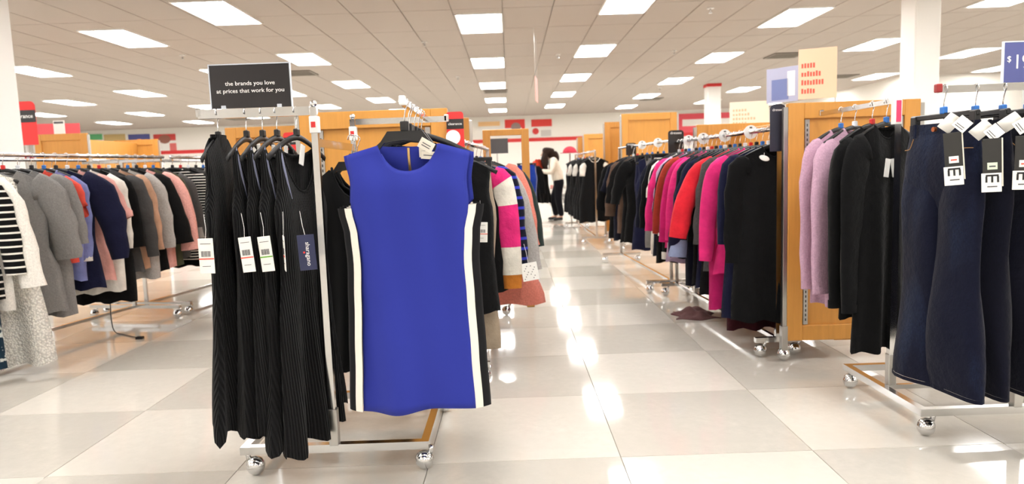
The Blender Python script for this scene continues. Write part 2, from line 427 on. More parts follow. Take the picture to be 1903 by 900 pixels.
# rack A: black dresses on the left arm, blue dress on the front arm
ra = thing('garment_rack', 'chrome four-way garment rack carrying the blue dress and a black sign', 'rack', (-.69, 2.83, 0))
def A(x, y, z): return (x + .69, y - 2.83, z)
zb = .098
B().bar(A(-1.05, 2.53, zb), A(-.34, 2.53, zb), .03).build('base_bar', CHROME, ra)
B().bar(A(-1.05, 3.15, zb), A(-.34, 3.15, zb), .03).build('base_bar', CHROME, ra)
B().bar(A(-1.035, 2.545, zb), A(-1.035, 3.135, zb), .03).build('base_bar', CHROME, ra)
B().bar(A(-.355, 2.545, zb), A(-.355, 3.135, zb), .03).build('base_bar', CHROME, ra)
for x, y in ((-1.0, 2.53), (-.36, 2.53), (-1.0, 3.15), (-.345, 3.15)): caster(ra, *A(x, y, 0)[:2], rot=PI if x < -.6 else 0)
for y in (2.53, 3.15):
    B().bar(A(-.695, y, zb + .015), A(-.695, y, ZR + .012), .023).build('upright', CHROME, ra)
    B().cbox(*[v for p in zip(A(-.712, y - .017, zb + .01), A(-.678, y + .017, zb + .15)) for v in p], .002).build('upright_sleeve', STEEL, ra)
    B().sphere(A(-.695, y, ZR + .024), .013, 10, 6).build('finial', CHROME, ra, True)
    k = B().cbox(*[v for p in zip(A(-.711, y - .0165, ZR - .08), A(-.679, y + .0165, ZR - .02)) for v in p], .002).build('joint_block', WHITEP, ra)
    B().cbox(*[v for p in zip(A(-.704, y - .019, ZR - .06), A(-.688, y - .016, ZR - .04)) for v in p], .001).build('joint_sticker', RED, k)
B().bar(A(-.709, 2.53, ZR), A(-1.107, 2.53, ZR), .022, .032).build('arm', CHROME, ra)
B().bar(A(-.681, 3.15, ZR), A(-.275, 3.15, ZR), .022, .026).build('arm', CHROME, ra)
B().bar(A(-.36, 3.139, ZR), A(-.345, 2.325, ZR), .016, .020).build('arm', CHROME, ra)
B().bar(A(-.695, 2.544, 1.238), A(-.695, 3.136, 1.238), .014, .03).build('cross_bar', CHROME, ra)
end_cap(ra, A(-1.105, 2.53, ZR), STEEL); end_cap(ra, A(-.275, 3.15, ZR)); end_cap(ra, A(-.345, 2.325, ZR), WHITEP)
# rack J: jeans and lavender tops
rj = thing('garment_rack', 'chrome four-way garment rack carrying the blue jeans', 'rack', (2.0, 2.98, 0))
def J(x, y, z): return (x - 2.0, y - 2.98, z)
for p, q in (((1.60, 2.68), (2.40, 2.68)), ((1.60, 3.30), (2.40, 3.30)), ((1.615, 2.695), (1.615, 3.285)), ((2.385, 2.695), (2.385, 3.285))):
    B().bar(J(*p, zb), J(*q, zb), .03).build('base_bar', CHROME, rj)
B().bar(J(1.63, 3.0, zb), J(2.37, 3.0, zb), .02).build('base_bar', CHROME, rj)
for x, y in ((1.63, 2.68), (1.625, 3.29), (2.37, 2.68), (2.37, 3.29)): caster(rj, *J(x, y, 0)[:2], rot=0)
for x, y in ((1.66, 3.0), (1.985, 2.68)):
    B().bar(J(x, y, zb + .01), J(x, y, ZR + .012), .028).build('upright', CHROME, rj)
    B().cbox(*[v for p in zip(J(x - .017, y - .017, zb + .01), J(x + .017, y + .017, zb + .15)) for v in p], .002).build('upright_sleeve', STEEL, rj)
    k = B().cbox(*[v for p in zip(J(x - .016, y - .016, ZR - .10), J(x + .016, y + .016, ZR + .015)) for v in p], .002).build('joint_block', WHITEP, rj)
    B().box(*[v for p in zip(J(x - .010, y - .0185, ZR - .09), J(x + .010, y - .016, ZR)) for v in p]).build('joint_sticker', plain('pink_sticker', (236, 70, 110), .5), k)
B().bar(J(1.66, 3.016, ZR), J(1.66, 3.72, ZR), .018, .022).build('arm', CHROME, rj)
B().bar(J(1.563, 2.555, ZR), J(2.40, 2.555, ZR), .016, .026).build('arm', CHROME, rj)
B().bar(J(1.985, 2.666, ZR), J(1.985, 2.566, ZR), .018, .022).build('arm_bracket', CHROME, rj)
end_cap(rj, J(1.563, 2.555, ZR), plain('dark_red_cap', (150, 40, 40), .5)); end_cap(rj, J(1.66, 3.72, ZR))
# long rail racks
def rail_rack(p, q, z, label, base_w=.3, off=(0,), sides=True):
    """straight rails between two end frames on casters; p,q = rail ends in plan"""
    p = Vector((*p, 0)); q = Vector((*q, 0)); t = (q - p).normalized(); n = Vector((t.y, -t.x, 0))
    r = thing('rail_rack', label, 'rack', p)
    ln = (q - p).length
    for o_ in off:
        a = n * o_; B().tube([a + Vector((0, 0, z)), a + t * ln + Vector((0, 0, z))], .012, 10).build('rail', CHROME, r, True)
    mid = n * (sum(off) / len(off)); span = max(abs(o_ - sum(off) / len(off)) for o_ in off)
    for s in (.03, ln - .03):
        c = mid + t * s; w = max(base_w, span + .06)
        B().bar(c - n * w + Vector((0, 0, zb)), c + n * w + Vector((0, 0, zb)), .028).build('base_bar', CHROME, r)
        B().bar(c + Vector((0, 0, zb)), c + Vector((0, 0, z - (.012 if span == 0 else .03))), .026).build('upright', CHROME, r)
        if span: B().bar(c - n * span + Vector((0, 0, z - .022)), c + n * span + Vector((0, 0, z - .022)), .02).build('cross_arm', CHROME, r)
        for k in (-1, 1):
            e = c + n * k * (w - .03); caster(r, e.x, e.y)
    B().bar(mid + t * .03 + Vector((0, 0, zb)), mid + t * (ln - .03) + Vector((0, 0, zb)), .022).build('base_bar', CHROME, r)
    return r
def line(p, q, y): k = (y - p[1]) / (q[1] - p[1]); return (p[0] + (q[0] - p[0]) * k, y)
PL, QL = (-3.047 - .6 * .192, 3.6), (-3.047 + 3.4 * .192, 7.6)
rail_rack(PL, line(PL, QL, 5.62), 1.31, 'chrome double rail rack of grey, white and pink tops', off=(0, -.72))
rail_rack(line(PL, QL, 5.70), QL, 1.31, 'chrome double rail rack continuing behind the black ribbed dresses', off=(0, -.72))
PR, QR = (1.497 + .003, 3.86), (1.257, 8.0)
rail_rack(PR, line(PR, QR, 5.85), 1.292, 'long chrome rail rack of pink, red and black garments', .13)
rail_rack(line(PR, QR, 5.95), QR, 1.31, 'chrome rail rack of navy and grey garments beyond the pink ones', .22)
PC, QC = (-.27, 3.56), (-.16, 5.3)
rail_rack(PC, QC, 1.272, 'chrome rail rack of sweaters and a coral coat', .13)
PF, QF = (1.22, 9.9), (1.20, 12.7)
rail_rack(PF, QF, 1.33, 'chrome rail rack of black dresses beyond the aisle', .22)
PG, QG = (.30, 12.6), (.38, 13.9)
rail_rack(PG, QG, 1.30, 'short chrome rail rack of blue trousers beside the shopper', .2)
PK, QK = (-1.75, 4.75), (-1.15, 4.75)
rail_rack(PK, QK, 1.36, 'chrome rail rack with empty hangers behind the black dresses', .2)

# ================================================================ HANGERS
def hanger_proto(kind):
    t = thing('hanger', '', 'hanger')
    P = [(.016 * math.cos(a), 0, .016 * math.sin(a) + .001) for a in [math.radians(d) for d in range(200, -75, -25)]]
    P += [(.004, 0, -.03), (0, 0, -.05), (0, 0, -.088)]
    B().tube(P, .0021, 6).build('hook', CHROME, t, True)
    if kind == 'clip':
        B().cbox(-.17, .17, -.006, .006, -.105, -.085, .003).build('bar', BLACKP, t)
        for x in (-.15, .15): B().cbox(x - .015, x + .015, -.012, .012, -.145, -.088, .003).build('clip', BLACKP, t)
        B().cbox(-.011, .011, -.010, .010, -.088, -.062, .003).build('size_clip', CLIPB, t)
    elif kind == 'wide':
        O = [(-.185, -.170), (-.185, -.184), (-.10, -.166), (-.07, -.132), (0, -.124), (.07, -.132), (.10, -.166), (.185, -.184), (.185, -.170), (.10, -.143), (.082, -.128), (.058, -.094), (-.058, -.094), (-.082, -.128), (-.10, -.143)]
        V = [(x, y, z) for y in (-.009, .009) for x, z in O]; n = len(O)
        F = [tuple(range(n)), tuple(range(2 * n - 1, n - 1, -1))] + [(i, i + n, (i + 1) % n + n, (i + 1) % n) for i in range(n)]
        B().add(V, F).build('shoulder_bar', BLACKP, t)
        B().cbox(-.014, .014, -.013, .013, -.095, -.062, .003).build('neck_block', BLACKP, t)
    else:
        P = spline([(-.2, 0, -.168), (-.1, 0, -.118), (0, 0, -.092), (.1, 0, -.118), (.2, 0, -.168)], 4)
        B().tube(P, .011, 8, .0045).build('shoulder_bar', BLACKP, t, True)
        B().cbox(-.011, .011, -.009, .009, -.088, -.062, .003).build('size_clip', {'r': CLIPR, 'b': CLIPB, 'w': CLIPW, 'k': BLACKP}[kind], t)
    return t
HP = {}
def hanger(kind, p, rot, label, group):
    if kind not in HP: HP[kind] = hanger_proto(kind); o = HP[kind]
    else: o = copy_tree(HP[kind])
    o.location = p; o.rotation_euler = (0, 0, rot); o['label'] = label; o['group'] = group
    return o

# ================================================================ GARMENTS
def shell(spec, nu=14, nv=16, rnd=None):
    """closed front-and-back shell. local x across, y thickness (front is -y), z down from the rail (0)"""
    sh, nw, zt, drop = spec.get('sh', .19), spec.get('nw', .075), spec.get('zt', -.10), spec.get('drop', .05)
    hem = spec['hem']; nf, nb = spec.get('nf', .06), spec.get('nb', .012)
    prof = spec['prof']; th = spec.get('th', [(zt, .012), (zt - .2, .035), (hem, .045)])
    k, amp, ph = spec.get('folds', 3), spec.get('amp', .018), rnd.uniform(0, 6)
    tilt = spec.get('tilt', rnd.uniform(-.012, .012))
    def top(u, nd):
        x = abs(u) * sh
        if x < nw: return zt - nd * max(0, 1 - (x / nw) ** 2) ** .7
        return zt - drop * (x - nw) / (sh - nw)
    rows = []
    for i in range(nv + 1):
        v = i / nv; vv = v ** 1.15
        ring = []
        for side in (-1, 1):
            for j in range(nu + 1):
                if side == 1 and j in (0, nu): continue
                u = -1 + 2 * j / nu
                if side == 1: u = -u
                z0 = top(u, nf if side == -1 else nb)
                zh = hem + tilt * u + spec.get('wave', .008) * math.sin(k * PI * u + ph) + spec.get('vhem', 0) * abs(u)
                z = z0 + (zh - z0) * vv
                zr = (zt - drop) + (hem - zt + drop) * vv
                w = interp(prof, zr); t = interp(th, zr)
                win = max(0, 1 - abs(u) ** 3)
                fold = amp * v ** 1.4 * math.sin(k * PI * u + ph + side * .9 + .8 * v) * win + spec.get('sway', 0) * v * u
                y = side * t * max(0, 1 - abs(u) ** 2.6) ** .6 + fold
                x = u * w + amp * .5 * v * math.sin(2.3 * v * PI + ph) * (1 if abs(u) > .99 else u * u) + spec.get('shift', 0) * v
                ring.append((x, y, z))
        rows.append(ring)
    n = len(rows[0]); b = B()
    b.add([p for r in rows for p in r], [(i * n + j, i * n + (j + 1) % n, (i + 1) * n + (j + 1) % n, (i + 1) * n + j) for i in range(nv) for j in range(n)])
    return b, rows
def neckband(spec, r=.006):
    nw, zt, nf, nb = spec.get('nw', .075), spec.get('zt', -.10), spec.get('nf', .06), spec.get('nb', .012)
    P = []
    for q in range(24):
        a = 2 * PI * q / 24; x = nw * math.cos(a); s = math.sin(a); nd = nf if s < 0 else nb
        P.append((x, .012 * (1 if s > 0 else -1) * abs(s) ** .5, zt - nd * max(0, 1 - math.cos(a) ** 2) ** .7 if False else zt - nd * max(0, 1 - (x / nw) ** 2) ** .7))
    P.append(P[0])
    return B().tube(P, r, 6, cap=False)
def sleeve(spec, side, rnd, nr=3):
    sh, zt, drop = spec.get('sh', .19), spec.get('zt', -.10), spec.get('drop', .05)
    ln, sp = spec.get('slen', .52), spec.get('spread', .06) + rnd.uniform(-.012, .012)
    zs = zt - drop; r0, r1, r2 = spec.get('srad', (.075, .062, .05))
    yb = spec.get('sy', 0) + rnd.uniform(-.015, .015)
    P = [(side * (sh - .045), 0, zs - .045), (side * (sh + .005 + sp * .25), yb * .3, zs - .075), (side * (sh + .012 + sp * .6), yb * .7, zs - .2)]
    if ln > .3: P.append((side * (sh + .012 + sp * .85), yb, zs - (.2 + ln) / 2))
    P.append((side * (sh + .01 + sp), yb, zs - ln))
    Q = spline(P, nr); k = len(Q)
    def lerp3(i):
        t = i / (k - 1)
        return r0 + (r1 - r0) * t * 2 if t < .5 else r1 + (r2 - r1) * (t - .5) * 2
    ph = rnd.uniform(0, 6)
    R = [lerp3(i) * (1 + .05 * math.sin(i * 1.9 + ph)) * (.55 if i == 0 else 1) for i in range(k)]
    RY = [x * spec.get('sflat', .48) for x in R]
    return Q, R, RY
def creased_tube(Q, R, RY, rnd, n=12):
    b = B().tube(Q, R, n, RY, cap=False); k = len(Q); p1, p2 = rnd.uniform(0, 6), rnd.uniform(0, 6)
    for i in range(k):
        t = i / (k - 1)
        for j in range(n):
            a = 2 * PI * j / n; v = Vector(b.v[i * n + j]) - Q[i]
            m = 1 + .16 * t * math.sin(2 * a + p1 + 2.2 * t) + .10 * math.sin(3 * a + p2 - 3 * t) + .06 * math.sin(7 * t * PI + a + p1)
            b.v[i * n + j] = tuple(Q[i] + v * m)
    return b
def garment(name, label, cat, p, rot, mat, spec, group=None, cuff=None, band=None, hemband=None, tagk=None, seed=0, detail=1, smat=None, yoke=None):
    rnd = random.Random(seed * 13 + 5)
    t = thing(name, label, cat, p, rot, group)
    b, rows = shell(spec, 14 * detail, 16 * detail, rnd)
    b.build('body', mat, t, True)
    if spec.get('neck', True): neckband(spec).build('neckband', band or mat, t, True)
    if hemband:
        r0, r1 = rows[-2], rows[-1]; n = len(r1)
        V = [tuple(c * 1.02 if i < 2 else c for i, c in enumerate(q)) for q in r0] + [(q[0] * 1.02, q[1] * 1.02, q[2] - .002) for q in r1]
        B().add(V, [(j, (j + 1) % n, (j + 1) % n + n, j + n) for j in range(n)]).build('hem_band', hemband, t, True)
    if spec.get('slen', .52) > 0:
        for s in (-1, 1):
            Q, R, RY = sleeve(spec, s, rnd)
            o = creased_tube(Q, R, RY, rnd).build('sleeve', (smat or mat), t, True)
            if cuff:
                d = (Q[-1] - Q[-2]).normalized()
                c0, c1 = Q[-1] - d * spec.get('cuffl', .03), Q[-1] + d * .006
                B().tube([c0, (c0 + c1) / 2, c1], R[-1] * 1.1, 12, RY[-1] * 1.1, cap=False).build('cuff', cuff, o, True)
    if tagk: price_tag(t, *tagk)
    return t
def price_tag(parent, x, y, z, rotz=0, stripe=REDINK, w=.046, h=.10, lean=0):
    c = B().cbox(-w / 2, w / 2, -.0012, .0012, -h, 0, .0008).build('price_tag', PAPER, parent, False, (x, y, z), (0, lean, rotz))
    B().tube([(0, 0, -.006), (.004, .002, .03), (0, .004, .08)], .0008, 5).build('tag_cord', WHITEINK, c)
    bc = B(); k = -w * .32; i = 0
    while k < w * .3:
        bw = (.0016, .0026, .0012)[i % 3]; bc.box(k, k + bw, -.0021, -.0011, -h * .52, -h * .36); k += bw + .0018; i += 1
    q = bc.build('barcode', INK, c); q['kind'] = 'stuff'
    B().box(-w / 2, w / 2, -.0020, -.0011, -h * .60, -h * .565).build('price_stripe', stripe, c)
    B().box(-w * .35, w * .35, -.0020, -.0011, -h * .16, -h * .145).build('printed_line', INK, c)
    B().box(-w * .3, w * .25, -.0020, -.0011, -h * .80, -h * .785).build('printed_line', INK, c)
    return c
def trousers(name, label, cat, p, rot, mat, hem, group=None, w=.19, leg=.10, flare=.115, seed=0, waist=-.125, det=True):
    rnd = random.Random(seed); t = thing(name, label, cat, p, rot, group)
    crotch = waist - .27
    def ring(cx, w_, t_, z, n=16, ph=0): return [(cx + w_ * math.cos(2 * PI * j / n), t_ * math.sin(2 * PI * j / n) * (1 + .25 * math.cos(4 * PI * j / n + ph)), z) for j in range(n)]
    def loft(rings):
        n = len(rings[0]); return B().add([p_ for r in rings for p_ in r], [(i * n + j, i * n + (j + 1) % n, (i + 1) * n + (j + 1) % n, (i + 1) * n + j) for i in range(len(rings) - 1) for j in range(n)])
    loft([ring(0, w * (.93 + .12 * k / 7) * (.9 if k == 7 else 1), (.026, .040, .050, .054, .050, .040, .028, .012)[k], waist - .035 + (crotch - waist - .03) * k / 7) for k in range(8)]).build('hip', mat, t, True)
    loft([ring(0, w * .945, .024, waist + .004), ring(0, w * .95, .026, waist - .04)]).build('waistband', mat, t, True)
    for s in (-1, 1):
        R = []
        for k in range(15):
            v = k / 14; z = crotch + .17 + (hem - crotch - .17) * v
            rr = interp([(1, w * .40), (.80, w * .54), (.45, leg * .92), (0, flare)], 1 - v)
            R.append(ring(s * (w * .52 - .012 * v) + .006 * math.sin(v * 7 + s), rr, (.045 + .012 * math.sin(v * 9 + s + seed)) * min(1, .55 + 2.2 * v), z + 0, 16, v * 5 + s))
        o = loft(R).build('leg', mat, t, True)
        if det: loft([[(q[0] * 1.0, q[1] * 1.04, q[2]) for q in R[-1]], [(q[0], q[1] * 1.04, q[2] - .014) for q in R[-1]]]).build('hem_stitching', mat, o, True)
    if det:
        B().tube([(0, -.03, waist - .018), (0, -.040, waist - .018)], .009, 10).build('button', COPPER, t)
        for s in (-1, 1):
            P = spline([(s * w * .92, -.022, waist - .09), (s * w * .62, -.044, waist - .085), (s * w * .5, -.046, waist - .05)], 4)
            B().tube(P, .0016, 5).build('pocket_stitching', plain('tan_thread', (150, 110, 66), .8), t)
        for x in (-.11, 0.06, .12): B().cbox(x - .005, x + .005, -.034, -.026, waist - .045, waist + .006, .001).build('belt_loop', mat, t)
    return t

# ---- colours
C_ = dict(black=(13, 13, 14), navy=(26, 28, 54), dknavy=(18, 20, 35), grey=(126, 124, 122), char=(76, 75, 75), lgrey=(166, 162, 158), pink=(222, 164, 156),
          coral=(222, 84, 70), peri=(128, 136, 190), white=(232, 228, 220), cream=(236, 230, 216), hot=(226, 48, 122), mag=(196, 36, 108), red=(226, 44, 58),
          rust=(160, 54, 40), maroon=(58, 20, 28), lilac=(184, 160, 188), lav=(188, 152, 172), olive=(70, 72, 54), tan=(190, 150, 124), green=(50, 62, 58),
          beige=(172, 156, 136), sky=(160, 176, 214), royal=(48, 58, 170), blush=(214, 128, 112))
def F(n, kind='plain', n2=None, fr=20): return fabric(C_[n], kind, C_[n2] if n2 else None, fr)
def P_(sh=.19, bust=.2, waist=.19, hip=.21, hem=-.8, zt=-.10, drop=.05):
    z = zt - drop
    return [(z, sh), (z - .12, sh * .93), (z - .22, bust), (z - .40, waist), (z - .58, hip), (min(hem, z - .6), hip * 1.04)]
ORD = ['first', 'second', 'third', 'fourth', 'fifth', 'sixth', 'seventh', 'eighth', 'ninth', 'tenth', 'eleventh', 'twelfth', 'thirteenth', 'fourteenth', 'fifteenth', 'sixteenth',
       'seventeenth', 'eighteenth', 'nineteenth', 'twentieth', '21st', '22nd', '23rd', '24th', '25th', '26th', '27th', '28th', '29th', '30th', '31st', '32nd', '33rd', '34th', '35th', '36th']

def rail_run(items, P, Q, z, ys, rot0, where, hlabel, hgroup, gid, jit=.06, hk='kwbkrwkb', seed0=0):
    for i, (it, y) in enumerate(zip(items, ys)):
        name, desc, cat, mat, hem, opt = it
        x, _ = line(P, Q, y); rnd = random.Random(i + seed0 * 100)
        rot = rot0 + rnd.uniform(-jit, jit)
        hemz = hem - z
        hanger(opt.get('hk', hk[i % len(hk)]), (x, y, z), rot, hlabel if seed0 in (2, 5) else '%s hanger holding the %s' % ('black clip' if opt.get('hk') == 'clip' else 'black plastic', desc), hgroup)
        label = '%s, %s garment %s' % (desc, ORD[i], where)
        if opt.get('pants'):
            trousers(name, label, cat, (x, y, z), rot, mat, hemz, gid, w=.17, leg=.09, flare=opt.get('flare', .10), seed=i, det=False); continue
        s = dict(hem=hemz, prof=P_(opt.get('sh', .19), opt.get('bust', .21), opt.get('waist', .205), opt.get('hip', .225), hemz),
                 slen=opt.get('slen', .54), spread=opt.get('spread', .07), srad=opt.get('srad', (.075, .06, .046)), sh=opt.get('sh', .19),
                 amp=opt.get('amp', .018), nf=opt.get('nf', .06), folds=opt.get('folds', 3), cuffl=opt.get('cuffl', .03))
        if 'prof' in opt: s['prof'] = opt['prof'](hemz)
        garment(name, label, cat, (x, y, z), rot, mat, s, gid, opt.get('cuff'), opt.get('band'), opt.get('hemband'), opt.get('tag'), seed=i + seed0 * 50, smat=opt.get('smat'))

wide = lambda a, b: (lambda h: [(-.15, .19), (-.35, .2), (-.55, (a + .2) / 2), (h, b)])
# left rack, near to far
LEFT = [
 ('long_dress', 'teal navy printed long dress', 'dress', fabric((24, 44, 60), 'print', (200, 204, 200), 26), .10, dict(slen=0, hip=.25)),
 ('striped_cardigan', 'black cardigan with white pinstripes', 'cardigan', fabric(C_['black'], 'hstripe', C_['white'], 8), .50, dict(spread=.09)),
 ('white_cardigan', 'white fluffy cardigan', 'cardigan', F('white', 'knit'), .42, dict(spread=.13, srad=(.08, .07, .065), slen=.62)),
 ('lace_dress', 'cream lace floor-length dress', 'dress', fabric((244, 241, 232), 'lace'), .05, dict(slen=0, prof=wide(.22, .33), amp=.05)),
 ('knit_duster', 'grey knit duster with wide cuffs', 'cardigan', F('grey', 'knit'), .33, dict(hip=.26, spread=.10, srad=(.08, .075, .075), slen=.5)),
 ('knit_duster', 'mid grey knit duster', 'cardigan', F('grey', 'knit'), .30, dict(hip=.25, spread=.09, srad=(.08, .075, .075), slen=.42)),
 ('tshirt', 'coral short-sleeved tee', 'shirt', F('coral'), .62, dict(slen=.20, spread=.08)),
 ('blouse', 'periwinkle long-sleeved blouse', 'blouse', F('peri'), .50, dict(spread=.0, cuff=F('white'), sh=.17, hip=.19, bust=.185)),
 ('batwing_top', 'navy batwing top', 'shirt', F('navy'), .42, dict(spread=.14, srad=(.09, .09, .05), slen=.55)),
 ('blouse', 'pink blouse with frilled sleeves', 'blouse', F('pink'), .45, dict(spread=.10, slen=.30, srad=(.07, .07, .085))),
 ('tunic', 'white tunic with low hem', 'shirt', F('white'), .36, dict(slen=.5, spread=.05)),
 ('dress', 'black plain dress', 'dress', F('black'), .28, dict(slen=.5)),
 ('jacket', 'charcoal tailored jacket', 'jacket', F('char'), .46, dict(spread=.10, slen=.58)),
 ('cardigan', 'tan open cardigan', 'cardigan', F('tan'), .48, dict(spread=.08)),
 ('tunic', 'light grey jersey tunic', 'shirt', F('lgrey', 'knit'), .40, dict(spread=.09)),
 ('jacket', 'black bell-sleeved jacket', 'jacket', F('black'), .44, dict(spread=.14, srad=(.075, .07, .085), slen=.52)),
 ('sweater', 'pale pink knit sweater', 'sweater', F('pink', 'knit'), .45, dict(spread=.13, slen=.58, srad=(.085, .075, .06))),
 ('tunic', 'olive tunic', 'shirt', F('olive'), .45, dict(spread=.09)),
 ('sweater', 'charcoal marl sweater with pale cuffs', 'sweater', F('char', 'knit'), .50, dict(spread=.11, slen=.5, cuff=F('lgrey'), cuffl=.08)),
 ('striped_shirt', 'black top with white dashes', 'shirt', fabric(C_['black'], 'hstripe', C_['white'], 14), .46, dict(spread=.08)),
 ('cardigan', 'black soft cardigan', 'cardigan', F('black'), .40, dict(spread=.10)),
 ('sweater', 'dark grey sweater', 'sweater', F('char', 'knit'), .46, dict(spread=.10)),
 ('tunic', 'cream and grey speckled tunic', 'shirt', fabric(C_['cream'], 'print', C_['grey'], 30), .48, dict(spread=.10)),
 ('jacket', 'black short jacket', 'jacket', F('black'), .5, dict(spread=.09)),
 ('sweater', 'grey sweater', 'sweater', F('grey', 'knit'), .46, dict(spread=.10)),
 ('dress', 'black sleeveless dress', 'dress', F('black'), .35, dict(slen=0)),
 ('sweater', 'light grey sweater', 'sweater', F('lgrey', 'knit'), .46, dict(spread=.08)),
 ('tunic', 'black tunic', 'shirt', F('black'), .42, dict()),
 ('dress', 'dark navy dress', 'dress', F('dknavy'), .35, dict()),
]
rail_run(LEFT, PL, QL, 1.31, [3.80, 3.86, 3.92, 4.05, 4.21, 4.31] + [4.406 + i * .091 for i in range(13)] + [5.72 + i * .10 for i in range(12)], .17, 'behind the teal printed dress' if False else 'counting inward from the teal dress',
         'black plastic hanger on the rail of grey, white and pink tops', 'hangers of the grey and pink tops', 'clothes on the double rail of tops', seed0=1)
# the back rail of the same rack: only the tops show behind
BACK = [('tunic', 'dark %s top' % c, 'shirt', F(m), .42, dict()) for c, m in (('black', 'black'), ('navy', 'navy'), ('grey', 'char'), ('black', 'black'), ('navy', 'dknavy'), ('grey', 'char'), ('black', 'black'), ('grey', 'char'), ('black', 'black'), ('navy', 'navy'), ('black', 'black'), ('grey', 'char'), ('black', 'black'), ('navy', 'dknavy'), ('black', 'black'), ('grey', 'char'), ('navy', 'navy'), ('black', 'black'), ('grey', 'char'), ('black', 'black'), ('navy', 'navy'), ('black', 'black'))]
PB, QB = (PL[0] - .70, PL[1] + .13), (QL[0] - .70, QL[1] + .13)
rail_run(BACK, PB, QB, 1.31, [4.15 + i * .14 for i in range(10)] + [5.95 + i * .12 for i in range(12)], .17, 'on the rear rail of the double rack', 'black plastic hanger on the rear rail of the double rack', 'hangers on the rear rail', 'dark tops on the rear rail', seed0=2)

# right rack, near to far
RIGHT = [
 ('tunic', 'black long-sleeved tunic with white tag', 'shirt', F('black'), .20, dict(hip=.24, spread=.03, slen=.6)),
 ('long_dress', 'navy long dress', 'dress', F('navy'), .19, dict(hip=.26, slen=.5, spread=.05)),
 ('maxi_dress', 'dark maroon floor-length dress', 'dress', F('maroon'), .12, dict(slen=0, hip=.22)),
 ('tunic', 'hot pink long-sleeved tunic', 'shirt', F('hot'), .44, dict(spread=.10, slen=.62, hip=.25)),
 ('dress', 'magenta knee-length dress', 'dress', F('mag'), .21, dict(slen=0, hip=.26)),
 ('sweater', 'grey marl long sweater', 'sweater', F('char', 'knit'), .42, dict(spread=.07, hip=.25)),
 ('blouse', 'bright red wide-sleeved blouse', 'blouse', F('red'), .5, dict(spread=.20, slen=.5, srad=(.07, .065, .07))),
 ('dress', 'black plain dress with white dot buttons', 'dress', F('black'), .25, dict(spread=.08)),
 ('jacket', 'navy jacket with sky blue cuffs', 'jacket', F('navy'), .28, dict(spread=.16, slen=.64, cuff=F('sky'), cuffl=.11, srad=(.08, .07, .06))),
 ('dress', 'black dress with white trim at hem', 'dress', F('black'), .30, dict(spread=.10, hemband=None)),
 ('long_coat', 'navy long coat', 'coat', F('dknavy'), .28, dict(spread=.10, hip=.25)),
 ('ruched_top', 'hot pink ruched top', 'shirt', F('hot'), .52, dict(spread=.13, slen=.56)),
 ('blouse', 'deep pink blouse', 'blouse', F('mag'), .50, dict(spread=.15, slen=.58)),
 ('jacket', 'black jacket with white cuffs', 'jacket', F('black'), .44, dict(spread=.13, cuff=F('white'), cuffl=.015)),
 ('cardigan', 'rust red cardigan', 'cardigan', F('rust'), .46, dict(spread=.14)),
 ('jacket', 'black fitted jacket with white cuffs', 'jacket', F('black'), .42, dict(spread=.13, cuff=F('white'), cuffl=.012)),
 ('long_cardigan', 'lilac long cardigan', 'cardigan', F('lilac'), .36, dict(slen=.4, spread=.1)),
 ('blouse', 'hot pink narrow blouse', 'blouse', F('hot'), .48, dict(spread=.14)),
 ('dress', 'black dress with white hem', 'dress', F('black'), .38, dict(spread=.12, hemband=F('white'))),
 ('blouse', 'white blouse', 'blouse', F('white'), .60, dict(spread=.08, slen=.3)),
 ('dress', 'black column dress', 'dress', F('black'), .32, dict(spread=.10)),
 ('long_coat', 'navy wool coat', 'coat', F('dknavy'), .36, dict(spread=.12)),
 ('trousers', 'white straight trousers', 'trousers', F('white'), .34, dict(pants=1, hk='clip')),
 ('trousers', 'grey straight trousers', 'trousers', F('grey'), .38, dict(pants=1, hk='clip')),
 ('dress', 'navy sheath dress', 'dress', F('navy'), .34, dict(slen=0, hip=.24)),
 ('jeans', 'faded blue jeans', 'jeans', F('navy'), .36, dict(pants=1, hk='clip')),
 ('dress', 'black pleated dress', 'dress', F('black'), .36, dict(slen=.4, spread=.12)),
 ('dress', 'black wrap dress', 'dress', F('black'), .34, dict(slen=.4, spread=.13)),
 ('tunic', 'brown tunic', 'shirt', fabric((96, 76, 64)), .42, dict(spread=.10)),
 ('dress', 'dark navy shift dress', 'dress', F('dknavy'), .34, dict(slen=.3, spread=.12)),
 ('dress', 'black shirt dress', 'dress', F('black'), .34, dict(slen=.5, spread=.12)),
]
rail_run(RIGHT, PR, QR, 1.292, [3.93 + i * .085 for i in range(22)] + [5.98 + i * .19 for i in range(9)], .05, 'from the maple panel beside lavender tops',
         'black plastic hanger on the rail of pink, red and black garments', 'hangers of the pink and black garments', 'clothes on the long right-hand rail', seed0=3)
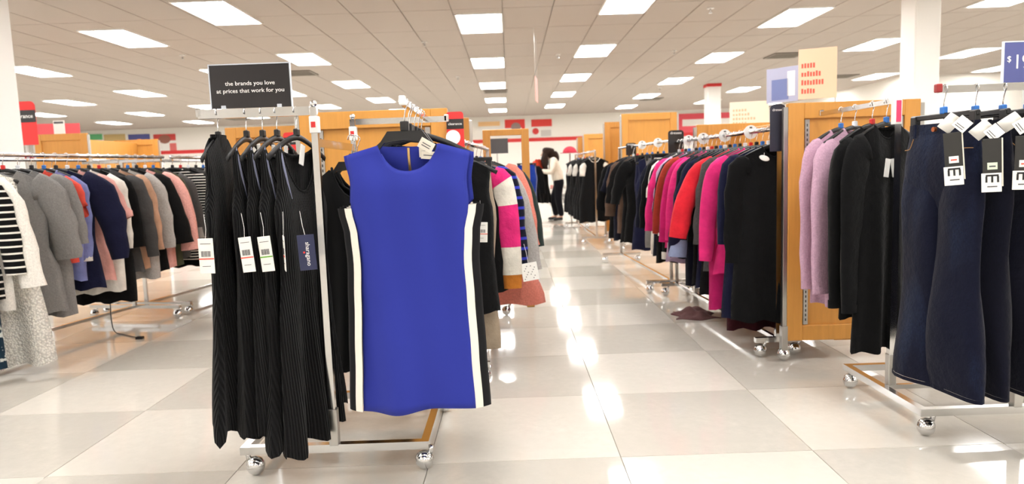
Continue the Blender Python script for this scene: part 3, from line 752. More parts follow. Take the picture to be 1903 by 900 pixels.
# centre rack behind the blue dress
CEN = [
 ('tunic', 'black long tunic', 'shirt', F('black'), .38, dict(slen=0, hip=.185, sh=.165, bust=.17, waist=.17)),
 ('trousers', 'beige straight trousers', 'trousers', F('beige'), .15, dict(pants=1, hk='clip')),
 ('colourblock_sweater', 'black sweater with pink and cream blocked sleeves', 'sweater', F('black'), .45, dict(spread=.04, slen=.66, srad=(.07, .062, .055), smat='block')),
 ('striped_sweater', 'navy sweater with royal blue stripes', 'sweater', fabric(C_['dknavy'], 'hstripe', C_['royal'], 5.5), .5, dict(spread=.10, slen=.6)),
 ('sweater', 'grey marl sweater with long sleeves', 'sweater', F('lgrey', 'knit'), .52, dict(spread=.12, slen=.6, srad=(.07, .07, .065))),
 ('coat', 'coral flared coat', 'coat', F('blush', 'knit'), .27, dict(spread=.10, slen=.48, sh=.215, prof=wide(.27, .43), srad=(.085, .07, .06))),
 ('tunic', 'black shirt behind the coral coat', 'shirt', F('black'), .4, dict(spread=.12)),
 ('jacket', 'dark green jacket', 'jacket', F('green'), .45, dict(spread=.14, sh=.21)),
 ('jacket', 'black padded jacket', 'jacket', F('black'), .45, dict(spread=.14)),
]
# sleeve blocks are parts of their own
def block_sleeves(t):
    for o in [c for c in t.children if c.name.startswith('sleeve')]:
        me = o.data; n = 12; k = len(me.vertices) // n
        zone = [(0, 3, 'hot'), (3, 6, 'cream'), (6, 9, 'hot'), (9, k - 2, 'cream')]
        co = [v.co.copy() for v in me.vertices]
        for a, b_, c in zone:
            b_ = min(b_, k - 2); V = []
            for i in range(a, b_ + 1):
                ctr = sum((co[i * n + j] for j in range(n)), Vector()) / n
                V += [ctr + (co[i * n + j] - ctr) * 1.03 for j in range(n)]
            Fc = [(i * n + j, i * n + (j + 1) % n, (i + 1) * n + (j + 1) % n, (i + 1) * n + j) for i in range(b_ - a) for j in range(n)]
            q = B().add(V, Fc).build('colour_block', F('hot') if c == 'hot' else F('cream'), o, True); q['label'] = ('pink' if c == 'hot' else 'cream') + ' sleeve block'
for it in CEN:
    if it[5].get('smat') == 'block': it[5]['smat'] = fabric((190, 116, 44))
rail_run(CEN, PC, QC, 1.272, [3.64, 3.72, 3.82, 3.93, 4.08, 4.32, 4.5, 4.75, 5.0], -.06, 'behind the blue dress rack', 'black plastic hanger on the rail with the coral coat', 'hangers by the coral coat', 'clothes on the centre rail', jit=.03, seed0=4)
for o in list(bpy.data.objects):
    if o.name.startswith('colourblock_sweater'): block_sleeves(o)
# far black dresses with white ruffled tops
FAR = [('dress', 'black dress with white ruffled neck', 'dress', F('black'), .32, dict(slen=.15, spread=.02, srad=(.04, .045, .04), smat=F('white'), band=F('white'), hip=.24, sh=.16, bust=.18)) if i % 3 == 0 else ('dress', 'plain black dress', 'dress', F('black'), .32, dict(slen=0, hip=.24)) for i in range(9)]
rail_run(FAR, PF, QF, 1.33, [10.0 + i * .30 for i in range(9)], .03, 'on the rack beyond the tall gondola', 'hanger on the far rack of black dresses', 'hangers of the far black dresses', 'black dresses with white ruffles', seed0=5)
FB = [('trousers', 'royal blue trousers', 'trousers', fabric((32, 60, 150)), .27, dict(pants=1, hk='clip')), ('trousers', 'pale grey trousers', 'trousers', F('lgrey'), .27, dict(pants=1, hk='clip')),
      ('trousers', 'second royal blue trousers', 'trousers', fabric((32, 60, 150)), .27, dict(pants=1, hk='clip')), ('jacket', 'black jacket beside blue trousers', 'jacket', F('black'), .45, dict())]
rail_run(FB, PG, QG, 1.30, [12.7, 13.0, 13.3, 13.6], 0, 'on the rack beside the shopper', 'clip hanger on the short rack beside the shopper', 'hangers beside the shopper', 'clothes beside the shopper', seed0=6)
for i in range(5): hanger('kwrwr'[i], (-1.65 + i * .09, 4.75, 1.36), PI / 2 + .1 * i, 'empty black hanger on the rail behind the black dresses', 'empty hangers')

# round white size rings threaded on the right-hand rail
for i, y in enumerate((4.27, 4.70, 5.13, 5.47, 6.35, 6.93)):
    x, _ = line(PR, QR, y); zz = 1.292 if y < 5.9 else 1.31
    t = thing('size_ring', 'round white size divider on the rail of %s garments' % ('pink and black' if y < 5.9 else 'navy'), 'divider', (x, y, zz), .06, 'size dividers on the %s rail' % ('pink' if y < 5.9 else 'navy'))
    n = 20; b = B(); V = [(r_ * math.cos(2 * PI * k / n), yy, r_ * math.sin(2 * PI * k / n)) for yy in (-.002, .002) for r_ in (.0135, .042) for k in range(n)]
    Fc = []
    for k in range(n):
        q = (k + 1) % n; Fc += [(k, q, n + q, n + k), (2 * n + k, 3 * n + k, 3 * n + q, 2 * n + q), (n + k, n + q, 3 * n + q, 3 * n + k), (k, 2 * n + k, 2 * n + q, q)]
    b.add(V, Fc).build('disc', plain('ring_white', (226, 228, 226), .4), t)
    B().box(-.008, .008, -.0028, -.0018, .022, .032).build('printed_size', INK, t)

# ---------------------------------------------------------------- black ribbed dresses on the left arm of rack A
RIB = fabric((17, 17, 18), 'rib', None, 40)
DR = [(-1.044, 'high-necked black ribbed long dress at the free end of the rack arm', dict(neck=1, nf=.01, zt=-.085, nw=.06, hem=-1.10, shift=.0)),
      (-.942, 'black ribbed strap dress with a pink-striped price tag', dict(hem=-1.09)),
      (-.884, 'black ribbed strap dress with a green-striped price tag', dict(hem=-1.10)),
      (-.832, 'black ribbed strap dress with its tag edge-on', dict(hem=-1.14)),
      (-.762, 'black ribbed strap dress with a navy brand tag beside the chrome upright', dict(hem=-1.18))]
STRAP = plain('grey_strap', (120, 124, 150), .4)
for i, (x, label, s) in enumerate(DR):
    rot = PI / 2 + (.10, .02, -.04, -.08, -.22)[i]
    hanger('k', (x, 2.53, ZR), rot, 'hanger of the ' + label.split(' beside')[0].split(' at the')[0], 'hangers of the black ribbed dresses')
    hem = s['hem']
    first = i == 0
    spec = dict(hem=hem, sh=.165 if first else .15, nw=.06 if first else .12, zt=s.get('zt', -.20 if False else -.13), drop=.06 if first else .02, nf=.01 if first else .16, nb=.01 if first else .03,
                prof=[(-.14, .165 if first else .15), (-.26, .15), (-.36, .185), (-.55, .165), (-.75, .19), (hem, .235)],
                th=[(-.1, .012), (-.3, .03), (-.6, .03), (hem, .045)], slen=0, amp=.032, folds=3.4, wave=.02, tilt=.035)
    t = garment('ribbed_dress', label, 'dress', (x, 2.53, ZR), rot, RIB, spec, 'black ribbed dresses', band=F('black'), seed=i, detail=2)
    if first:
        B().tube([(0, 0, -.13), (0, 0, -.075)], .062, 16, .022, cap=False).build('collar', RIB, t, True)
    else:
        for sx in (-1, 1): B().tube(spline([(sx * .12, 0, -.122), (sx * .125, -.014, -.2), (sx * .10, -.02, -.31)], 4), .004, 6).build('shoulder_strap', STRAP, t, True)
        B().cbox(.02, .05, -.024, -.020, -.19, -.115, .001).build('neck_label', PAPER, t, False, (0, 0, 0), (0, .15 * (i - 2), 0))
    wx = (-1.02, -.890, -.826, -.760, -.690)[i]; wy = (2.30, 2.30, 2.30, 2.30, 2.31)[i]
    dx, dy = wx - x, wy - 2.53; lx = dx * math.cos(rot) + dy * math.sin(rot); ly = -dx * math.sin(rot) + dy * math.cos(rot); tz = .925 - ZR
    if i < 3: price_tag(t, lx, ly, tz, -rot - .3 * (i > 0), (REDINK, REDINK, GREENINK)[i], .05, .118, (0, -.10, -.10)[i])
    elif i == 3: price_tag(t, lx, ly, tz, -rot - 1.18, REDINK, .05, .118, 0)
    else:
        c = B().cbox(-.028, .028, -.0012, .0012, -.12, 0, .001).build('brand_tag', plain('navy_card', (34, 40, 74), .4), t, False, (lx, ly, tz), (0, -.04, -rot + .15))
        c['label'] = 'navy brand tag'
        text('sharagano', .020, WHITEINK, c, (.004, -.0016, -.065), (PI / 2, PI / 2, 0), ext=.0003)
        B().box(-.012, -.006, -.0018, -.001, -.062, -.056).build('brand_mark', RED, c)
        B().tube([(0, 0, -.006), (-.006, .002, .03), (-.01, .004, .08)], .0009, 5).build('tag_cord', WHITEINK, c)
# black velvet dresses on the cross bar
for i, y in enumerate((2.93, 3.02)):
    hanger('wide', (-.655, y, 1.238 + .03), .0 + .05 * i, 'wide black hanger on the cross bar beside the blue dress', 'wide hangers on the cross bar')
    garment('velvet_dress', 'black velvet dress with a V opening, %s on the cross bar' % ('first' if i == 0 else 'second'), 'dress', (-.655, y, 1.238 + .03), .05 * i, F('black', 'smooth'),
            dict(hem=-.98, sh=.17, nw=.09, zt=-.12, drop=.06, nf=.13, nb=.10, prof=[(-.18, .17), (-.32, .16), (-.5, .15), (-.7, .17), (-.98, .19)], slen=0, amp=.02), 'black velvet dresses', seed=30 + i, detail=2)

# ---------------------------------------------------------------- blue sheath dresses with white stripes and black sides
BLUE = fabric((44, 54, 148), 'smooth'); WSTR = fabric((232, 228, 216), 'smooth'); BSIDE = fabric((20, 20, 23), 'smooth')
def blue_dress(p, rot, label, hemz=-1.042, seed=0, tagged=False):
    t = thing('sheath_dress', label, 'dress', p, rot, 'blue sheath dresses with white stripes')
    zt, zs, za = -.138, -.170, -.345
    bw = [(zs, .202), (-.26, .190), (za, .195), (-.44, .178), (-.53, .173), (-.66, .178), (-.85, .185), (hemz, .193)]
    fold = lambda x, z: .016 * max(0, min(1, (-z - .2) / .8)) * math.sin(x * 26 + seed) + .006 * math.sin(x * 40 + z * 5 + seed)
    def ysurf(x, z, side):
        W_ = interp(bw, z) + .055; T_ = interp([(zt, .010), (-.3, .045), (-.6, .042), (hemz, .058)], z)
        return side * T_ * max(0, 1 - (abs(x) / W_) ** 2.4) ** .6 + fold(x, z) * max(0, 1 - (abs(x) / W_) ** 4)
    def top(u, side, nw=.098):
        x = abs(u) * .202; nd = .092 if side < 0 else .008
        if x < nw: return zt - nd * max(0, 1 - (x / nw) ** 2.2) ** .62
        return zt - (zs - zt) * -1 * (x - nw) / (.202 - nw)
    for side, nm in ((-1, 'front_panel'), (1, 'back_panel')):
        nu, n1, n2 = 36, 10, 26; V = []
        for i in range(n1 + n2 + 1):
            for j in range(nu + 1):
                u = -1 + 2 * j / nu
                if i <= n1: z0 = top(u, side); z = z0 + (za - z0) * i / n1
                else: z = za + (hemz - za) * (i - n1) / n2
                if i == n1 + n2: z += .006 * math.sin(u * 3)
                zr = zs + (za - zs) * i / n1 if i <= n1 else z
                x = u * (interp(bw, zr) + (.014 if side > 0 and i < n1 else 0))
                V.append((x, ysurf(x, min(z, zs), side), z))
        Fc = [(i * (nu + 1) + j, i * (nu + 1) + j + 1, (i + 1) * (nu + 1) + j + 1, (i + 1) * (nu + 1) + j) for i in range(n1 + n2) for j in range(nu)]
        o = B().add(V, Fc).build(nm, BLUE, t, True)
        so = o.modifiers.new('thickness', 'SOLIDIFY'); so.thickness = .0025
        if side < 0:
            B().tube([V[j] for j in range(10, nu - 9)], .0028, 6).build('neck_binding', BLUE, o, True)
            for e in (0, nu): B().tube([V[i * (nu + 1) + e] for i in range(n1 + 1)], .0028, 6).build('armhole_binding', BLUE, o, True)
        else:
            for e in (0, nu): B().tube([V[i * (nu + 1) + e] for i in range(n1 + 1)], .0028, 6).build('armhole_binding', BLUE, o, True)
            z_ = B().tube([(0, ysurf(0, min(zt - .012 - k * .02, zs), 1) - .005, zt - .012 - k * .02) for k in range(9)], .0042, 8, .0015).build('zip', GOLD, o); z_['label'] = 'brass zip'
            l = B().cbox(.035, .075, -.002, 0, zt - .045, zt - .012, .0008).build('neck_label', PAPERW, o, False, (0, ysurf(.05, zt, 1) - .006, 0))
            for k in range(2): B().box(.042, .068, -.0026, -.0019, zt - .026 - k * .008, zt - .023 - k * .008).build('printed_line', INK, l)
    # side bands: white stripe then black, front to back
    for s in (-1, 1):
        for nm, mat, a, c_, full in (('white_stripe', WSTR, 0, .026, False), ('black_side', BSIDE, .026, .052, True)):
            n2 = 26; V = []
            cols = []
            K = 4 if not full else 7
            for i in range(n2 + 1):
                z = za + .0 + (hemz - za) * i / n2; w0 = interp(bw, z); row = []
                for side in (-1, 1) if not full else (0,):
                    if not full:
                        for k in range(K):
                            x = w0 + a + (c_ - a) * k / (K - 1); row.append((s * x, ysurf(x, z, side) - side * -.0006, z))
                    else:
                        xs = [w0 + a + (c_ - a) * k / 3 for k in range(4)]
                        row += [(s * x, ysurf(x, z, -1), z) for x in xs] + [(s * x, ysurf(x, z, 1), z) for x in xs[:-1][::-1]]
                cols.append(row)
            n = len(cols[0]); V = [q for r in cols for q in r]; Fc = []
            for i in range(n2):
                for k in range(n - 1):
                    if not full and k == K - 1: continue
                    Fc.append((i * n + k, i * n + k + 1, (i + 1) * n + k + 1, (i + 1) * n + k))
            B().add(V, Fc).build(nm, mat, t, True)
    if tagged:
        c = B().cbox(0, .05, -.001, .001, -.035, 0, .0006).build('paper_tag', PAPERW, t, False, (.055, -.055, -.118), (.1, .55, 0))
        for k in range(2): B().box(.010, .040, -.0016, -.001, -.016 - k * .008, -.013 - k * .008).build('printed_line', INK, c)
        c = B().cbox(0, .05, -.001, .001, -.026, 0, .0006).build('paper_tag', PAPERW, t, False, (.045, -.012, -.162), (.1, .1, 0))
        B().box(.008, .04, -.0016, -.001, -.015, -.012).build('printed_line', INK, c)
    return t
for i, y in enumerate((2.345, 2.46, 2.53)):
    hanger('wide', (-.345 - .004 * i, y, ZR), (0, .06, -.05)[i], ('wide black hanger showing in the neck of the blue dress', 'wide black hanger just behind the foremost blue dress', 'wide black hanger third from the front arm tip')[i], 'wide hangers on the front arm')
    blue_dress((-.337 - (0, .018, .03)[i], y, ZR), (0, .06, -.05)[i], ('royal blue sheath dress with white side stripes, foremost on its arm', 'blue and black striped dress directly behind the foremost blue dress', 'striped sheath dress third from the front arm tip')[i], (-1.042, -1.03, -1.03)[i], i, i == 0)
# more black garments on the front arm
for i, y in enumerate((2.63, 2.74, 2.84)):
    hanger('k', (-.350, y, ZR), -.04, 'slim black hanger behind the blue dresses', 'slim hangers behind the blue dresses')
    t = garment('black_dress', ('black dress with a square white price tag behind the blue dresses', 'black sleeveless dress second behind the blue dresses', 'black sleeveless dress third behind the blue dresses')[i], 'dress', (-.350, y, ZR), -.04, F('dknavy' if i == 1 else 'black'),
            dict(hem=-1.10 + .03 * i, sh=.175, zt=-.13, drop=.06, prof=[(-.19, .175), (-.3, .18), (-.5, .19), (-.8, .215), (-1.1, .225)], slen=0, amp=.02), 'black dresses behind the blue ones', seed=40 + i)
    if i == 0: price_tag(t, .235, -.05, -.425, .15, REDINK, .058, .075, .05)
# white folded tag on the navy striped sweater
t = thing('swing_tag', 'pale printed swing tag hanging from the navy striped sweater', 'tag', (.085, 3.80, .60))
B().cbox(-.045, .045, -.001, .001, -.10, 0, .001).build('card', PAPER, t, False, (0, 0, 0), (0, -.15, 0))
b = B()
for i in range(14): b.box(-.035 + (i * 37 % 70) / 1000, -.030 + (i * 37 % 70) / 1000, -.0022, -.0008, -.09 + (i * 23 % 80) / 1000, -.085 + (i * 23 % 80) / 1000)
q = b.build('printed_specks', INK, t, False, (0, 0, 0), (0, -.15, 0)); q['kind'] = 'stuff'
B().tube([(0, 0, -.004), (-.01, .02, .06), (-.02, .05, .10)], .001, 5).build('tag_cord', WHITEINK, t)

# ---------------------------------------------------------------- jeans on rack J
DEN = fabric((14, 17, 36), 'denim', (44, 58, 88)); DEND = fabric((12, 13, 27), 'denim', (22, 26, 46))
def comb_tag(parent, loc, rot, k):
    c = B().cbox(-.026, .026, -.0015, .0015, -.15, 0, .0008).build('card_tag', plain('black_card', (34, 33, 30), .5), parent, False, loc, rot); c['label'] = 'black card tag with white foot'
    B().box(-.013, .015, -.0024, -.0014, -.103, -.080).build('sticker', (PAPER, plain('pale_green', (206, 220, 196), .6))[k % 2], c)
    B().box(-.008, .010, -.003, -.0023, -.095, -.090).build('printed_line', REDINK if k % 2 == 0 else INK, c)
    w = B().cbox(-.030, .026, -.0026, -.0014, -.178, -.115, .0004).build('white_foot', PAPER, c)
    g = B().box(-.018, .018, -.0036, -.0024, -.126, -.120)
    for x in (-.016, 0, .016): g.box(x - .003, x + .003, -.0036, -.0024, -.146, -.126)
    g.build('comb_emblem', INKK, w)
    B().box(-.014, .014, -.0034, -.0025, -.162, -.158).build('printed_line', INK, w)
    B().box(.027, .031, .002, .004, -.16, 0).build('card_edge', PAPERW, c)
def fold_ticket(parent, loc, rot):
    b = B(); P = [(-.05, 0, -.045), (-.02, -.006, -.01), (.0, -.008, .012), (.012, -.010, .004)]
    V = [Vector(p) + Vector((.022, 0, -.018)) * s for s in (-1, 1) for p in P]
    b.add(V, [(i, i + 1, i + 5, i + 4) for i in range(3)])
    o = b.build('paper_ticket', PAPER, parent, True, loc, rot); o.scale = (.78,) * 3
    o.modifiers.new('thickness', 'SOLIDIFY').thickness = .002
    q = B().cbox(-.028, .028, -.001, .001, -.030, .026, .0006).build('ticket_flap', PAPER, o, False, (.022, -.012, -.022), (0, .75, 0))
    for k in range(2): B().box(-.02, .018, -.0018, -.0009, -.012 - k * .009, -.009 - k * .009).build('printed_line', INK, q)
JX = [1.585, 1.70, 1.80, 1.89, 1.98, 2.07]
JL = ['dark blue flared jeans with faded thighs, first along the jeans arm', 'dark indigo jeans second along the jeans arm', 'dark indigo jeans third along the jeans arm', 'dark indigo jeans fourth along the jeans arm', 'dark indigo jeans fifth along the jeans arm', 'dark indigo jeans sixth along the jeans arm']
for i, x in enumerate(JX):
    rot = -PI / 2 + (.10, .02, .05, 0, .03, 0)[i]
    hanger('clip', (x, 2.555, ZR), rot, 'black clip hanger holding the %s jeans along the jeans arm' % ORD[i], 'clip hangers of the jeans')
    t = trousers('jeans', JL[i], 'jeans', (x, 2.555, ZR), rot, DEN if i == 0 else DEND, (-1.09, -1.09, -1.08, -1.08, -1.08, -1.08)[i], 'jeans on the front rail', w=.19, leg=.115 if i == 0 else .10, flare=.135 if i == 0 else .12, seed=i)
    def loc(wx, wy, wz): dx, dy = wx - x, wy - 2.555; return (dx * math.cos(rot) + dy * math.sin(rot), -dx * math.sin(rot) + dy * math.cos(rot), wz - ZR)
    fold_ticket(t, loc(*((1.515, 2.37, 1.235), (1.605, 2.34, 1.205), (1.695, 2.33, 1.225), (1.79, 2.33, 1.215), (1.88, 2.33, 1.22), (1.97, 2.33, 1.22))[i]), (0, .12 * i, -rot - .5))
    comb_tag(t, loc(*((1.500, 2.37, 1.19), (1.605, 2.325, 1.165), (1.705, 2.31, 1.17), (1.80, 2.31, 1.16), (1.89, 2.31, 1.17), (1.98, 2.31, 1.17))[i]), (0, -.08 + .04 * i, -rot - .55), i)
# lavender and black tops behind the jeans
TOPS = [(3.08, 'black long-sleeved sweater with a white tag beside the jeans', F('black'), .26, .05), (3.20, 'black long sweater behind the first black one beside the jeans', F('black'), .38, .06),
        (3.36, 'lavender knit sweater with wide sleeves directly behind the black sweaters', F('lav', 'knit'), .42, .10), (3.50, 'lavender knit sweater farthest along the arm beside the maple panel', F('lav', 'knit'), .40, .11)]
for i, (y, label, m_, hem, sp) in enumerate(TOPS):
    hanger('brwb'[i], (1.66, y, ZR), .42, 'hanger of the ' + label.split(' beside')[0].split(' directly')[0].split(' farthest')[0] + (' at the arm end' if i == 3 else ''), 'hangers of the lavender tops')
    t = garment('sweater', label, 'sweater', (1.66, y, ZR), .42, m_, dict(hem=hem - ZR, sh=.155, prof=[(-.15, .155), (-.35, .17), (-.6, .18), (hem - ZR, .185)], slen=.72 if i > 1 else .76, spread=sp * .5, srad=(.065, .075, .045), amp=.02), 'sweaters beside the jeans', cuff=m_, seed=60 + i, detail=2)
    if i == 0: B().cbox(-.03, .0, -.05, -.047, -.33, -.25, .001).build('paper_tag', PAPER, t, False, (0, -.005, 0), (0, .15, 0))
t = None
# white tag on the nearest black tunic of the right rail
c = thing('shoulder_tag', 'white oval sizer tag on the black tunic next to the maple panel', 'tag', (1.41, 3.86, 1.13))
B().sphere((0, 0, 0), .03, 14, 8, (1, .12, .5)).build('disc', PAPER, c, True, (0, 0, 0), (0, .35, 0))
B().tube([(0, .004, .008), (.01, .03, .03)], .001, 5).build('tag_cord', WHITEINK, c)

# ================================================================ SIGNS
def board(name, label, p, rotz, w, h, mat, edge=None):
    t = thing(name, label, 'sign', p, rotz)
    B().cbox(-w / 2, w / 2, -.004, .004, 0, h, .001).build('board', mat, t)
    if edge:
        b = B()
        for a in ((-w / 2 - .004, -w / 2, -.002, h + .004), (w / 2, w / 2 + .004, -.002, h + .004), (-w / 2, w / 2, h, h + .004)): b.box(a[0], a[1], -.005, .005, a[2], a[3])
        b.build('edge_frame', edge, t)
    return t
CLEARP = plain('clear_edge', (200, 205, 214), .15)
s = board('rack_sign', 'black sign reading the brands you love on the rack arm', (-.915, 2.53, ZR + .018), 0, .285, .152, DARKP, CLEARP)
text('the brands you love', .0205, WHITEINK, s, (.0, -.0048, .086), sx=1.08)
text('at prices that work for you', .0205, WHITEINK, s, (.0, -.0048, .060), sx=1.08)
for x in (-.1, .1): B().cbox(x - .008, x + .008, -.008, .008, -.004, .010, .001).build('sign_clip', CLEARP, s)
s = board('price_sign', 'blue nineteen dollar price sign above the jeans rack', (1.97, 2.555, ZR + .016), .0, .35, .142, plain('sign_blue', (84, 90, 146), .35), plain('sign_edge_white', (226, 234, 244), .4))
text('$', .030, WHITEINK, s, (-.157, -.0048, .082)); text('19', .072, WHITEINK, s, (-.112, -.0048, .070), sx=.85)
def clearance(p, rotz, w, h, label, rounded=True):
    t = thing('clearance_sign', label, 'sign', p, rotz)
    r = w * .18; O = [(-w / 2, 0), (w / 2, 0)] + [(w / 2 - r + r * math.cos(a), h - r + r * math.sin(a)) for a in [k * PI / 10 for k in range(6)]] + [(-w / 2 + r + r * math.cos(a), h - r + r * math.sin(a)) for a in [PI / 2 + k * PI / 10 for k in range(6)]]
    n = len(O); V = [(x, y, z) for y in (-.003, .003) for x, z in O]
    B().add(V, [tuple(range(n)), tuple(range(2 * n - 1, n - 1, -1))] + [(i, i + n, (i + 1) % n + n, (i + 1) % n) for i in range(n)]).build('board', RED, t)
    B().box(-w / 2, w / 2, -.0045, -.0028, h * .52, h * .80).build('black_band', DARKP, t)
    text('clearance', w * .21, WHITEINK, t, (0, -.0052, h * .66), ext=.0004)
    return t
s = clearance((-.262, 3.48, 1.235), 0, .085, .175, 'small red clearance sign with a white disc at the maple gondola')
B().tube([(-.012, -.0040, .05), (-.012, -.0052, .05)], .036, 20).build('white_disc', PAPER, s)
B().bar((-.02, .006, -1.235), (-.02, .006, .10), .006).build('holder', STEEL, s); B().box(-.05, .05, -.04, .05, -1.235, -1.227).build('foot', STEEL, s)
s = clearance((-5.50, 8.0, 1.58), 0, .30, .49, 'large red clearance sign beside the white column')
B().bar((0, .008, -1.58), (0, .008, .3), .016).build('holder', STEEL, s); B().box(-.12, .12, -.1, .1, -1.58, -1.565).build('foot', STEEL, s)
s = clearance((-1.36, 4.40, 1.235), 0, .10, .16, 'small red clearance sign behind the black ribbed dresses')
B().bar((0, .006, -1.235), (0, .006, .1), .008).build('holder', STEEL, s); B().box(-.08, .08, -.08, .08, -1.235, -1.225).build('foot', STEEL, s)
def divider(p, w, h, label, mat):
    t = thing('rail_divider', label, 'sign', p)
    r = .02; O = [(-w / 2, 0), (w / 2, 0), (w / 2, h - r), (w / 2 - r * .4, h - r * .3), (w / 2 - r * 1.2, h), (-w / 2 + r * 1.2, h), (-w / 2 + r * .4, h - r * .3), (-w / 2, h - r)]
    n = len(O); V = [(x, y, z) for y in (-.002, .002) for x, z in O]
    B().add(V, [tuple(range(n)), tuple(range(2 * n - 1, n - 1, -1))] + [(i, i + n, (i + 1) % n + n, (i + 1) % n) for i in range(n)]).build('board', mat, t)
    text('dresses', w * .24, WHITEINK, t, (0, -.0028, h * .88), ext=.0003)
    return t
d = divider((1.475, 3.84, 1.165), .085, .255, 'dark navy dresses divider board at the rail end by the maple panel', plain('navy_board', (40, 42, 56), .3))
d = divider((1.385, 5.80, 1.205), .13, .185, 'black dresses divider board between the pink garments', DARKP)
d = divider((1.30, 7.45, 1.22), .11, .13, 'small black divider board among the navy garments', DARKP)
def stroke_sign(p, rotz, w, h, label, mat, ink, n=4):
    t = board('promo_sign', label, p, rotz, w, h, mat)
    rnd = random.Random(3)
    for i in range(n):
        b = B(); x = -w * .42; z = h * (.62 - .17 * i); lim = w * (-.05 + .08 * (i % 3))
        while x < lim: b.box(x, x + w * .05, -.0052, -.0038, z, z + h * (.08 + .03 * rnd.random())); x += w * .075
        b.build('printed_line', ink, t)
    B().bar((w / 2 - .01, .012, -p[2]), (w / 2 - .01, .012, h * .6), .012).build('holder', STEEL, t); B().box(w / 2 - .1, w / 2 + .08, -.09, .11, -p[2], -p[2] + .012).build('foot', STEEL, t)
    return t
PEACH = plain('peach_card', (236, 196, 164), .6)
stroke_sign((2.64, 6.0, 1.625), -.35, .30, .42, 'peach sign with red printed lines above the maple gondola', PEACH, REDINK)
stroke_sign((3.09, 9.0, 1.55), -.2, .48, .32, 'pale peach sign near the red-capped column', plain('pale_peach', (248, 230, 206), .6), plain('faint_orange', (244, 186, 150), .7))
s = board('promo_sign', 'blue and grey glossy sign beside the peach sign', (2.42, 6.2, 1.62), -.9, .30, .30, plain('grey_blue_card', (170, 172, 196), .2))
B().box(-.10, .06, -.0055, -.0038, .02, .20).build('printed_field', plain('print_blue', (108, 120, 168), .4), s); B().box(.05, .12, -.0055, -.0038, .05, .26).build('printed_field', PAPER, s)
B().bar((0, .012, -1.62), (0, .012, .2), .012).build('holder', STEEL, s); B().box(-.09, .09, -.09, .11, -1.62, -1.608).build('foot', STEEL, s)
s = thing('hanging_sign', 'narrow pink sign hanging edge-on from the ceiling above the aisle', 'sign', (.42, 10.0, 2.05), PI / 2 - .12)
B().cbox(-.18, .18, -.004, .004, 0, .34, .002).build('board', plain('pink_card', (240, 170, 160), .5), s)
for x in (-.15, .15): B().tube([(x, 0, .34), (x, 0, 1.0)], .002, 5).build('wire', STEEL, s)
s = board('promo_sign', 'small white sign above the tall maple gondola', (-5.75, 9.02, 1.766), 0, .14, .17, PAPER); B().box(-.06, .06, -.0055, -.0038, .13, .155).build('printed_line', INK, s)
s = board('wall_banner', 'red banner low on the far left beyond the clearance sign', (-6.25, 9.6, 1.70), .2, .75, .25, plain('soft_red', (214, 80, 88), .5)); B().bar((.3, .008, -1.7), (.3, .008, .1), .02).build('holder', STEEL, s); B().bar((-.3, .008, -1.7), (-.3, .008, .1), .02).build('holder', STEEL, s)
s = board('notice_board', 'dark board seen through the open maple frame', (-.16, 9.4, 1.33), 0, .30, .20, plain('dark_grey', (66, 64, 66), .5)); B().bar((0, .008, -1.33), (0, .008, .1), .02).build('holder', STEEL, s); B().box(-.14, .14, -.12, .12, -1.33, -1.31).build('foot', STEEL, s)

# ================================================================ SMALL THINGS
# cable hanging from the left rack onto the floor
P = spline([(-3.02, 5.13, .30), (-3.02, 5.12, .10), (-2.99, 5.10, .012), (-2.88, 5.02, .006), (-2.76, 4.93, .006), (-2.70, 4.89, .008)], 6)
t = thing('security_cable', 'thin black cable trailing onto the floor under the grey tops', 'cable', (0, 0, 0))
B().tube(P, .004, 6).build('cord', BLACKP, t, True); B().cbox(-2.715, -2.665, 4.865, 4.90, 0, .018, .003).build('plug', BLACKP, t)
# fallen brown garment
def heap(name, label, x, y, w, d, h, mat, seed):
    rnd = random.Random(seed); n = 18; V = []; Fc = []
    for i in range(n + 1):
        for j in range(n + 1):
            u, v = i / n * 2 - 1, j / n * 2 - 1; r = min(1, (u * u + v * v) ** .5)
            z = h * max(0, 1 - r * r) * (.6 + .4 * math.sin(u * 5 + seed) * math.cos(v * 6)) + .004
            V.append((u * w * (1 + .15 * math.sin(v * 5)), v * d * (1 + .2 * math.cos(u * 4)), z))
    Fc = [(i * (n + 1) + j, (i + 1) * (n + 1) + j, (i + 1) * (n + 1) + j + 1, i * (n + 1) + j + 1) for i in range(n) for j in range(n)]
    o = B().add(V, Fc).build(name, mat, None, True, (x, y, 0)); o.modifiers.new('thickness', 'SOLIDIFY').thickness = .003
    return tag(o, label, 'clothing')
heap('fallen_garment', 'crumpled brown garment lying on the floor below the pink rail', 1.32, 5.03, .14, .16, .07, fabric((110, 78, 78)), 3)
